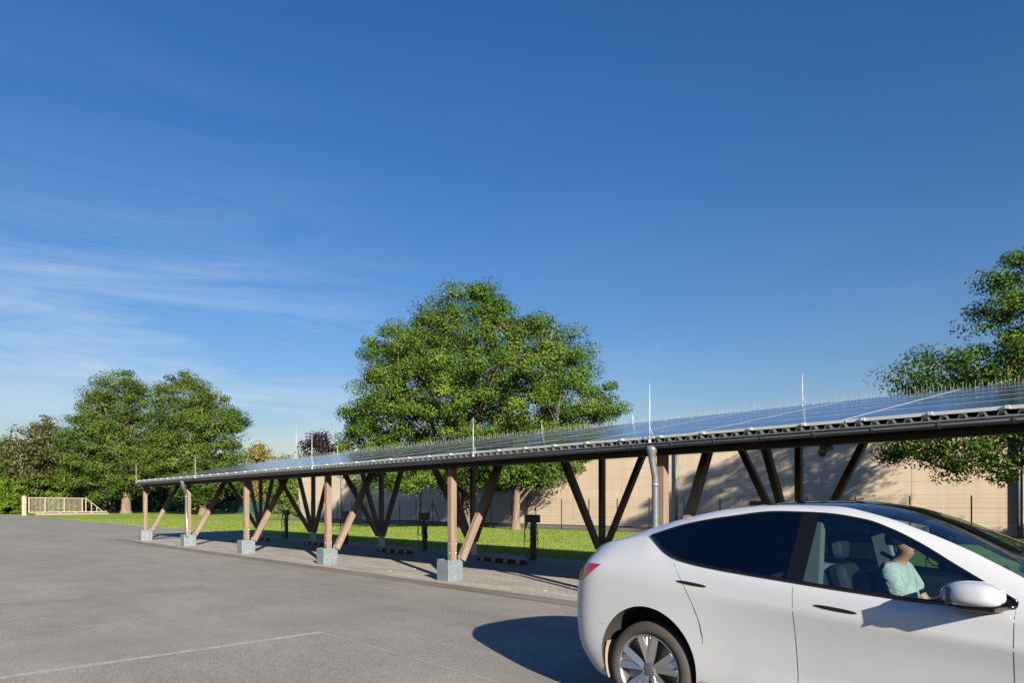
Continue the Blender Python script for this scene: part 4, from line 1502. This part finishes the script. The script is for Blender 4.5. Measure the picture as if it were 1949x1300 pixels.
for sg in range(2):
    o_ = sg * off
    for i in range(len(us) - 1):
        for k in range(nv - 1):
            a, b, c_, d = o_ + i * nv + k, o_ + (i + 1) * nv + k, o_ + (i + 1) * nv + k + 1, o_ + i * nv + k + 1
            cen = (secs[i][k] + secs[i + 1][k + 1]) / 2
            cbm.face((a, b, c_, d) if sg == 0 else (d, c_, b, a), None, mat_of(tags[k], cen[0], cen[2], cen[1]), True)
body_me = cbm.mesh('car_body', 0.0012)
bmx = bmesh.new()
bmx.from_mesh(body_me)
bmesh.ops.dissolve_degenerate(bmx, edges=bmx.edges, dist=0.0005)
bmesh.ops.holes_fill(bmx, edges=[e for e in bmx.edges if e.is_boundary], sides=8)
for pc, pn in (((0, 0, 1.112), (0, 0, 1)), ((0, 0, 0.962), (0, 0, 1)), ((-0.62, 0, 0.962), Vector((-0.15, 0, 0.20)).normalized())):
    gf = [f for f in bmx.faces if f.calc_center_median().x < -0.33 and 0.88 < f.calc_center_median().z < 1.19]
    ge = list({e for f in gf for e in f.edges})
    gv = list({v for f in gf for v in f.verts})
    bmesh.ops.bisect_plane(bmx, geom=gf + ge + gv, dist=0.0002, plane_co=pc, plane_no=pn)
for f in bmx.faces:
    c_ = f.calc_center_median()
    if c_.x < -0.36 and abs(c_.y) > 0.30 and 0.962 < c_.z < 1.112 and c_.z > 0.962 + (c_.x + 0.62) * 0.75:
        f.material_index = 3
bmesh.ops.recalc_face_normals(bmx, faces=bmx.faces)
bmx.to_mesh(body_me)
bmx.free()
BM = [M_paint, M_gl_front, M_roofglass, M_tail, M_trim, M_well, M_gl_rear, M_gl_ws, M_lamp, M_trim]
tmp = bpy.data.objects.new('tmp', body_me)
col.objects.link(tmp)
for m_ in BM:
    body_me.materials.append(m_)
cm_ = MB()
for ax in (0.0, 2.89):
    for sgn in (-1, 1):
        ring = []
        nn_ = 56
        b0_ = len(cm_.v)
        for yy in (0.60 * sgn, 1.2 * sgn):
            for k in range(nn_):
                an = 2 * math.pi * k / nn_
                cm_.v.append((ax + 0.405 * math.cos(an), yy, 0.405 + 0.425 * math.sin(an)))
        for k in range(nn_):
            k2 = (k + 1) % nn_
            cm_.face((b0_ + k, b0_ + k2, b0_ + nn_ + k2, b0_ + nn_ + k), None, 5, True)
        cm_.face([b0_ + k for k in range(nn_)], None, 5, False)
        cm_.face([b0_ + nn_ + k for k in range(nn_)], None, 5, False)
cut_me = cm_.mesh('cut', 0.00001)
for m_ in BM:
    cut_me.materials.append(m_)
cut = bpy.data.objects.new('cut', cut_me)
col.objects.link(cut)
bo = tmp.modifiers.new('b', 'BOOLEAN')
bo.operation = 'DIFFERENCE'
bo.object = cut
bo.solver = 'EXACT'
dg = bpy.context.evaluated_depsgraph_get()
done = bpy.data.meshes.new_from_object(tmp.evaluated_get(dg))
bpy.data.objects.remove(tmp)
bpy.data.objects.remove(cut)
for p_ in done.polygons:
    c_ = p_.center
    for ax in (0.0, 2.89):
        e_ = math.hypot((c_.x - ax) / 0.405, (c_.z - 0.405) / 0.425)
        n_ = p_.normal
        if e_ < 1.006 and (abs(n_.y) < 0.2 or (abs(abs(c_.y) - 0.60) < 0.004 and abs(n_.y) > 0.9)) and abs(c_.y) > 0.59:
            p_.material_index = 5
def piece(name, keep, mats_, parent=car, side=None, xr=None):
    b = bmesh.new()
    b.from_mesh(done)
    dele = []
    for f in b.faces:
        c_ = f.calc_center_median()
        ok = f.material_index in keep
        if ok and side is not None:
            ok = c_.y * side > 0
        if ok and xr is not None:
            ok = xr[0] < c_.x < xr[1]
        if not ok:
            dele.append(f)
    bmesh.ops.delete(b, geom=dele, context='FACES')
    me = bpy.data.meshes.new(name)
    b.to_mesh(me)
    b.free()
    lut = {k: i for i, k in enumerate(keep)}
    ids = [lut.get(p.material_index, 0) for p in me.polygons]
    me.materials.clear()
    for p, mi_ in zip(me.polygons, ids):
        p.use_smooth = True
    me.set_sharp_from_angle(angle=R(38))
    o = link(name, me, mats_, parent)
    me.polygons.foreach_set('material_index', ids)
    return o
piece('body', [0, 5], [M_paint, M_well])
for sd in (-1, 1):
    piece('front_window', [1], [M_gl_front], side=sd)
    piece('rear_side_window', [6], [M_gl_rear], side=sd)
    piece('window_pillar', [4], [M_trim], side=sd)
    piece('mirror_sail', [9], [M_trim], side=sd)
    piece('tail_lamp', [3], [M_tail], side=sd)
    piece('headlight', [8], [M_lamp], side=sd)
piece('glass_roof', [2], [M_roofglass], xr=(0.03, 1.6))
piece('rear_window', [2], [M_roofglass], xr=(-0.7, 0.03))
piece('windscreen', [7], [M_gl_ws])

# trim round the side windows, door gaps, handles
for sd in (-1, 1):
    mb = MB()
    xs = np.linspace(-0.04, 2.2, 70)
    mb.tube([(x, sd * (lB(x) + 0.002), zB(x) + 0.004) for x in xs], 0.013, 6)
    mb.tube([(x, sd * (lT(x) + 0.003), zT(x) - 0.004) for x in xs], 0.009, 6)
    mb.build('window_trim', M_trim, car)
    def seam(name, pts, r_=0.0018):
        mb = MB()
        mb.tube([(x, sd * (lat_at(x, z) - 0.0005), z) for x, z in pts], r_, 5)
        return mb.build(name, M_seam, car)
    zz = np.linspace(0.36, 1.085, 26)
    seam('door_gap', [(1.10 - 0.02 * ((z - 0.36) / 0.7) ** 2, z) for z in zz])
    seam('rear_door_gap', [(0.46 - 0.26 * max(0, (z - 0.66) / 0.52) ** 1.6, z) for z in np.linspace(0.62, 1.155, 24)])
    seam('front_door_gap', [(2.20 + 0.0 * z, z) for z in np.linspace(0.36, 1.03, 24)])
    seam('bumper_gap', [(x, 0.655 - 0.10 * (x + 0.36)) for x in np.linspace(-0.84, -0.37, 18)])
    seam('sill_gap', [(x, 0.352) for x in np.linspace(0.42, 2.45, 30)])
    for x0, x1, z0, z1 in ((0.262, 0.498, 1.037, 1.015), (1.212, 1.462, 0.965, 0.942)):
        mb = MB()
        ring = []
        nn_ = 20
        cx_, cz_ = (x0 + x1) / 2, (z0 + z1) / 2
        sl = (z1 - z0) / (x1 - x0)
        for k in range(nn_):
            an = 2 * math.pi * k / nn_
            dx2 = (x1 - x0) / 2 * math.copysign(abs(math.cos(an)) ** 0.8, math.cos(an))
            dz2 = 0.011 * math.sin(an)
            x, z = cx_ + dx2, cz_ + sl * dx2 + dz2
            ring.append((x, sd * (lat_at(x, z) + 0.0035), z))
        mb.quad(ring if sd > 0 else ring[::-1])
        mb.quad([(p[0], p[1] - sd * 0.012, p[2]) for p in (ring[::-1] if sd > 0 else ring)])
        for k in range(nn_):
            k2 = (k + 1) % nn_
            mb.quad([ring[k], ring[k2], (ring[k2][0], ring[k2][1] - sd * 0.012, ring[k2][2]), (ring[k][0], ring[k][1] - sd * 0.012, ring[k][2])])
        hd = mb.build('door_handle', M_trim, car)
    # mirror
    mb = MB()
    for i in range(17):
        pass
    nu, nw = 22, 16
    b0_ = len(mb.v)
    for i in range(nu + 1):
        ph = math.pi * i / nu
        for k in range(nw):
            th_ = 2 * math.pi * k / nw
            cxm, csn = math.cos(ph), math.sin(ph)
            e = lambda v, p: math.copysign(abs(v) ** p, v)
            x = e(cxm, 0.85)
            yy = e(csn, 0.8) * e(math.cos(th_), 0.8)
            z = e(csn, 0.8) * e(math.sin(th_), 0.75)
            zz_ = z * (0.086 if z > 0 else 0.045)
            mb.v.append((2.045 + x * (0.125 if x > 0 else 0.145) + 0.03 * abs(yy), sd * (1.035 + yy * 0.125), 1.098 + zz_))
    for i in range(nu):
        for k in range(nw):
            k2 = (k + 1) % nw
            mb.face((b0_ + i * nw + k, b0_ + i * nw + k2, b0_ + (i + 1) * nw + k2, b0_ + (i + 1) * nw + k), None, 0, True)
    mi_ = mb.build('side_mirror', M_paint, car, merge=0.0005)
    mb = MB()
    mb.bar((2.10, sd * 0.87, 1.045), (2.07, sd * 1.12, 1.052), 0.17, 0.022)
    mb.bar((2.10, sd * 0.86, 1.03), (2.10, sd * 0.98, 1.055), 0.10, 0.05)
    mb.build('mirror_arm', M_trim, mi_, bevel=0.008)
    mb = MB()
    mb.bar((1.953, sd * 0.94, 1.10), (1.953, sd * 1.14, 1.105), 0.012, 0.095)
    mb.build('mirror_glass', M_roofglass, mi_)
    mb = MB()
    for q in range(5):
        a = math.pi + 0.42 - q * 0.15
        a2 = a - 0.15
        for (r0, r1) in ((0.385, 0.40),):
            p = [(r0 * math.cos(v), r0 * math.sin(v) + 0.40) for v in (a, a2)]
            mb.quad([(p[0][0], sd * 0.70, p[0][1]), (p[0][0], sd * 0.935, p[0][1]), (p[1][0], sd * 0.935, p[1][1]), (p[1][0], sd * 0.70, p[1][1])])
    mb.build('lit_liner_strip', M_liner_lit, car)  # strip standing in for the muddy, sunlit liner behind the wheel

# wheels
def wheel(x, sd):
    mb = MB()
    o_ = (x, 0, 0.355)
    yo = 0.935
    pr = [(0.262, yo - 0.02), (0.268, yo - 0.005), (0.300, yo + 0.0), (0.330, yo - 0.006), (0.346, yo - 0.022), (0.3545, yo - 0.05), (0.355, yo - 0.12), (0.3545, yo - 0.19), (0.346, yo - 0.22), (0.30, yo - 0.235), (0.255, yo - 0.22)]
    mb.lathe([(r_, sd * h_) for r_, h_ in pr], 64, 'Y', o_)
    w = mb.build('wheel', M_tyre, car)
    mb = MB()
    mb.lathe([(0.246, sd * (yo - 0.21)), (0.240, sd * (yo - 0.10)), (0.250, sd * (yo - 0.03)), (0.262, sd * (yo - 0.016)), (0.266, sd * (yo - 0.012)), (0.258, sd * (yo - 0.006)), (0.248, sd * (yo - 0.016))], 64, 'Y', o_)
    for k in range(5):
        a = 2 * math.pi * k / 5 + 0.35
        for da, wd, r1 in ((-0.22, 0.052, 0.252), (0.20, 0.052, 0.252)):
            c0, s0_ = math.cos(a + da * 0.35), math.sin(a + da * 0.35)
            c1, s1_ = math.cos(a + da * 1.25), math.sin(a + da * 1.25)
            p0 = Vector((x + 0.05 * c0, sd * (yo - 0.045), 0.355 + 0.05 * s0_))
            p1 = Vector((x + r1 * c1, sd * (yo - 0.022), 0.355 + r1 * s1_))
            mb.bar(p0, p1, wd, 0.03, up=(0.35 * s1_, sd, -0.35 * c1))
        cA, sA = math.cos(a), math.sin(a)
        mb.bar((x + 0.13 * cA, sd * (yo - 0.034), 0.355 + 0.13 * sA), (x + 0.245 * cA, sd * (yo - 0.03), 0.355 + 0.245 * sA), 0.062, 0.012, up=(-0.3 * sA, sd, 0.3 * cA))
    mb.build('rim', M_rim, w, bevel=0.005)
    mb = MB()
    mb.lathe([(0.0, sd * (yo - 0.02)), (0.04, sd * (yo - 0.022)), (0.058, sd * (yo - 0.034)), (0.062, sd * (yo - 0.06))], 24, 'Y', o_)
    mb.lathe([(0.0, sd * (yo - 0.10)), (0.24, sd * (yo - 0.10))], 40, 'Y', o_)
    mb.build('hub', M_rim_d, w)
for x in (0.0, 2.89):
    for sd in (-1, 1):
        wheel(x, sd)

# cabin
mb = MB()
mb.box(-0.55, 2.45, -0.80, 0.80, 0.27, 0.33)
for sd in (-1, 1):
    mb.box(0.42, 2.25, sd * 0.84 - 0.02, sd * 0.84 + 0.02, 0.30, 1.02)
mb.box(-0.52, -0.48, -0.75, 0.75, 0.33, 1.10)
mb.build('cabin_trim', M_seat, car)
mb = MB()
mb.bar((2.02, -0.80, 0.93), (2.02, 0.80, 0.93), 0.42, 0.16)
mb.bar((1.86, -0.16, 1.03), (1.86, 0.20, 1.03), 0.02, 0.22, up=(0.2, 0, 1))
mb.build('dashboard', M_seat, car, bevel=0.03)
for nm, x, ys in (('front_seat', 1.30, (-0.38, 0.38)), ('rear_seat', 0.42, (-0.36, 0.36))):
    for yy in ys:
        mb = MB()
        wd = 0.52 if nm == 'front_seat' else 0.66
        mb.bar((x + 0.28, yy, 0.52), (x - 0.26, yy, 0.48), wd, 0.18)
        mb.bar((x - 0.22, yy, 0.52), (x - 0.40, yy, 1.12), wd * 0.92, 0.15, up=(1, 0, 0.3))
        mb.bar((x - 0.41, yy, 1.15), (x - 0.45, yy, 1.34), 0.27, 0.10, up=(1, 0, 0.2))
        mb.build(nm, M_seat, car, bevel=0.05)
for sd in (-1, 1):
    mb = MB()
    mb.bar((1.13, sd * 0.80, 0.90), (1.07, sd * 0.585, 1.47), 0.13, 0.06, up=(0, 1, 0))
    mb.build('pillar_lining', M_lightgrey, car, bevel=0.01)
    mb = MB()
    mb.tube([(1.75 + 0.42 - 0.0, sd * 0.78, 1.10), (1.9, sd * 0.70, 1.22), (1.72, sd * 0.66, 1.32), (1.5, sd * 0.62, 1.43), (1.2, sd * 0.60, 1.49), (0.5, sd * 0.62, 1.46)], 0.03, 8)
    mb.build('roof_lining', M_seat, car)
mb = MB()
swc = Vector((1.855, 0.38, 0.99))
swn = Vector((0.9, 0, -0.42)).normalized()
su = swn.cross(Vector((0, 1, 0))).normalized()
ringp = [swc + (Vector((0, 1, 0)) * math.cos(a) + su * math.sin(a)) * 0.18 for a in np.linspace(0, 2 * math.pi, 33)]
mb.tube(ringp, 0.016, 8)
for a in (0.15, math.pi - 0.15, -math.pi / 2):
    mb.bar(swc + swn * 0.02, swc + (Vector((0, 1, 0)) * math.cos(a) + su * math.sin(a)) * 0.17, 0.045, 0.018)
mb.tube([swc + swn * 0.02, swc + swn * 0.25], 0.03, 10)
mb.build('steering_wheel', M_seat, car)

mb = MB()
mb.tube([(1.10, 0.62, 1.20), (1.26, 0.50, 1.15), (1.36, 0.40, 1.04), (1.40, 0.30, 0.86), (1.34, 0.18, 0.70)], 0.018, 4)
mb.build('seat_belt', M_seat, car)

# ------------------------------------------------------------------ driver
M_skin = mat('skin', (0.62, 0.30, 0.17), 0.5)
M_shirt = mat('pale_shirt', (0.50, 0.53, 0.53), 0.9)
t = M_shirt.node_tree
setc(M_shirt, ramp(t, noise_node(t, 9, 5, mapscale=(1, 1, 1.6)), [(0.3, (0.40, 0.43, 0.43)), (0.7, (0.56, 0.59, 0.58))]))
bump(M_shirt, noise_node(t, 7, 3, mapscale=(1, 1, 2.2)), 1.0, 0.05)
M_trouser = mat('dark_trousers', (0.03, 0.035, 0.05), 0.9)
M_hair = mat('dark_hair', (0.035, 0.022, 0.014), 0.6)
driver = thing('person', 'driver in a pale short sleeved shirt sitting at the wheel of the white car', 'person', (CAR0[0] + 1.31, CAR0[1] + 0.38, CAR0[2] + 0.575))
def skin_obj(name, verts, edges, radii, m, parent, root_i=0, sub=2):
    me = bpy.data.meshes.new(name)
    me.from_pydata([tuple(v) for v in verts], edges, [])
    o = link(name, me, m, parent)
    md = o.modifiers.new('skin', 'SKIN')
    md.use_smooth_shade = True
    sv_ = me.skin_vertices[0].data
    for i, r_ in enumerate(radii):
        rr_ = r_ if isinstance(r_, tuple) else (r_, r_)
        sv_[i].radius = rr_
        sv_[i].use_root = (i == root_i)
    s = o.modifiers.new('sub', 'SUBSURF')
    s.levels = s.render_levels = sub
    return o
PV, PE, PR_ = [], [], []
def pv(p, r_, to=None):
    PV.append(p)
    PR_.append(r_)
    if to is not None:
        PE.append((to, len(PV) - 1))
    return len(PV) - 1
pel = pv((0.02, 0, 0.06), (0.13, 0.15))
wai = pv((-0.03, 0, 0.24), (0.115, 0.14), pel)
che = pv((-0.05, 0, 0.42), (0.12, 0.16), wai)
nec0 = pv((-0.035, 0, 0.535), (0.055, 0.065), che)
nec = pv((-0.010, 0, 0.600), (0.043, 0.046), nec0)
hd0 = pv((0.034, 0, 0.652), (0.066, 0.056), nec)
hd1 = pv((0.018, 0, 0.720), (0.092, 0.074), hd0)
hd2 = pv((0.006, 0, 0.790), (0.078, 0.066), hd1)
nos = pv((0.118, 0, 0.708), (0.014, 0.013), hd1)
for sd in (-1, 1):
    pv((0.006, sd * 0.080, 0.710), (0.016, 0.008), hd1)
    sh = pv((-0.045, sd * 0.18, 0.515), (0.062, 0.062), che)
    el = pv((0.10, sd * 0.235, 0.26), (0.043, 0.043), sh)
    fa = pv((0.28, sd * 0.205, 0.33), (0.036, 0.036), el)
    wr = pv((0.44, sd * 0.170, 0.405), (0.027, 0.022), fa)
    pa = pv((0.505, sd * 0.172, 0.435), (0.036, 0.017), wr)
    for q, (dy, ln) in enumerate(((0.026, 0.8), (0.009, 1.0), (-0.009, 0.95), (-0.026, 0.75))):
        a = pv((0.545, sd * 0.172 + dy, 0.455), (0.0095, 0.0095), pa)
        b = pv((0.575, sd * 0.172 + dy, 0.445 - 0.0), (0.0085, 0.0085), a)
        pv((0.580, sd * 0.172 + dy, 0.420 + 0.006 * (1 - ln)), (0.0075, 0.0075), b)
    tq = pv((0.515, sd * 0.135, 0.43), (0.011, 0.011), pa)
    pv((0.545, sd * 0.118, 0.425), (0.009, 0.009), tq)
    hp = pv((0.06, sd * 0.10, 0.05), (0.095, 0.095), pel)
    kn_ = pv((0.50, sd * 0.14, 0.14), (0.062, 0.062), hp)
    ak = pv((0.74, sd * 0.12, -0.20), (0.042, 0.042), kn_)
    pv((0.90, sd * 0.12, -0.20), (0.034, 0.04), ak)
pb_ = skin_obj('body', PV, PE, PR_, M_skin, driver)
SV, SE, SR = [], [], []
PVb, PEb, PRb = PV, PE, PR_
PV, PE, PR_ = SV, SE, SR
a = pv((0.02, 0, 0.05), (0.145, 0.17))
b = pv((-0.03, 0, 0.24), (0.13, 0.165), a)
c_ = pv((-0.05, 0, 0.42), (0.135, 0.175), b)
pv((-0.035, 0, 0.575), (0.072, 0.078), c_)
for sd in (-1, 1):
    s1 = pv((-0.045, sd * 0.185, 0.515), (0.08, 0.08), c_)
    pv((0.055, sd * 0.228, 0.335), (0.068, 0.068), s1)
skin_obj('shirt', SV, SE, SR, M_shirt, driver)
PV, PE, PR_ = [], [], []
a = pv((0.02, 0, 0.04), (0.14, 0.165))
for sd in (-1, 1):
    h_1 = pv((0.10, sd * 0.11, 0.05), (0.105, 0.105), a)
    k_1 = pv((0.50, sd * 0.14, 0.14), (0.076, 0.076), h_1)
    pv((0.70, sd * 0.122, -0.15), (0.055, 0.055), k_1)
skin_obj('trousers', PV, PE, PR_, M_trouser, driver)
mb = MB()
nu, nw = 14, 20
b0_ = len(mb.v)
for i in range(nu + 1):
    ph = math.pi * 0.62 * i / nu
    for k in range(nw):
        th_ = 2 * math.pi * k / nw
        r_ = 1.0 + 0.03 * math.sin(5 * th_ + i)
        cut_ = max(0.0, math.cos(th_)) * max(0.0, i / nu - 0.45) * 0.8
        mb.v.append((0.0 + 0.112 * r_ * math.sin(ph) * math.cos(th_) * (1 - cut_), 0.090 * r_ * math.sin(ph) * math.sin(th_), 0.742 + 0.108 * math.cos(ph) + 0.08 * cut_))
for i in range(nu):
    for k in range(nw):
        k2 = (k + 1) % nw
        mb.face((b0_ + i * nw + k, b0_ + (i + 1) * nw + k, b0_ + (i + 1) * nw + k2, b0_ + i * nw + k2), None, 0, True)
hr = mb.build('hair', M_hair, driver, merge=0.0005)
hs = hr.modifiers.new('solid', 'SOLIDIFY')
hs.thickness = 0.012

M_eye = mat('dark_eye', (0.02, 0.015, 0.012), 0.3)
M_lip = mat('lip', (0.36, 0.12, 0.09), 0.5)
for sd in (-1, 1):
    mb = MB()
    mb.lathe([(0.0, 0.008), (0.008, 0.005), (0.011, 0.0), (0.008, -0.005), (0.0, -0.008)], 10, 'X', (0.101, sd * 0.031, 0.732))
    mb.build('eye', M_eye, driver)
    mb = MB()
    mb.bar((0.104, sd * 0.016, 0.752), (0.096, sd * 0.046, 0.752), 0.008, 0.007)
    mb.build('eyebrow', M_hair, driver)
mb = MB()
mb.bar((0.100, -0.022, 0.668), (0.100, 0.022, 0.668), 0.012, 0.010)
mb.build('mouth', M_lip, driver)
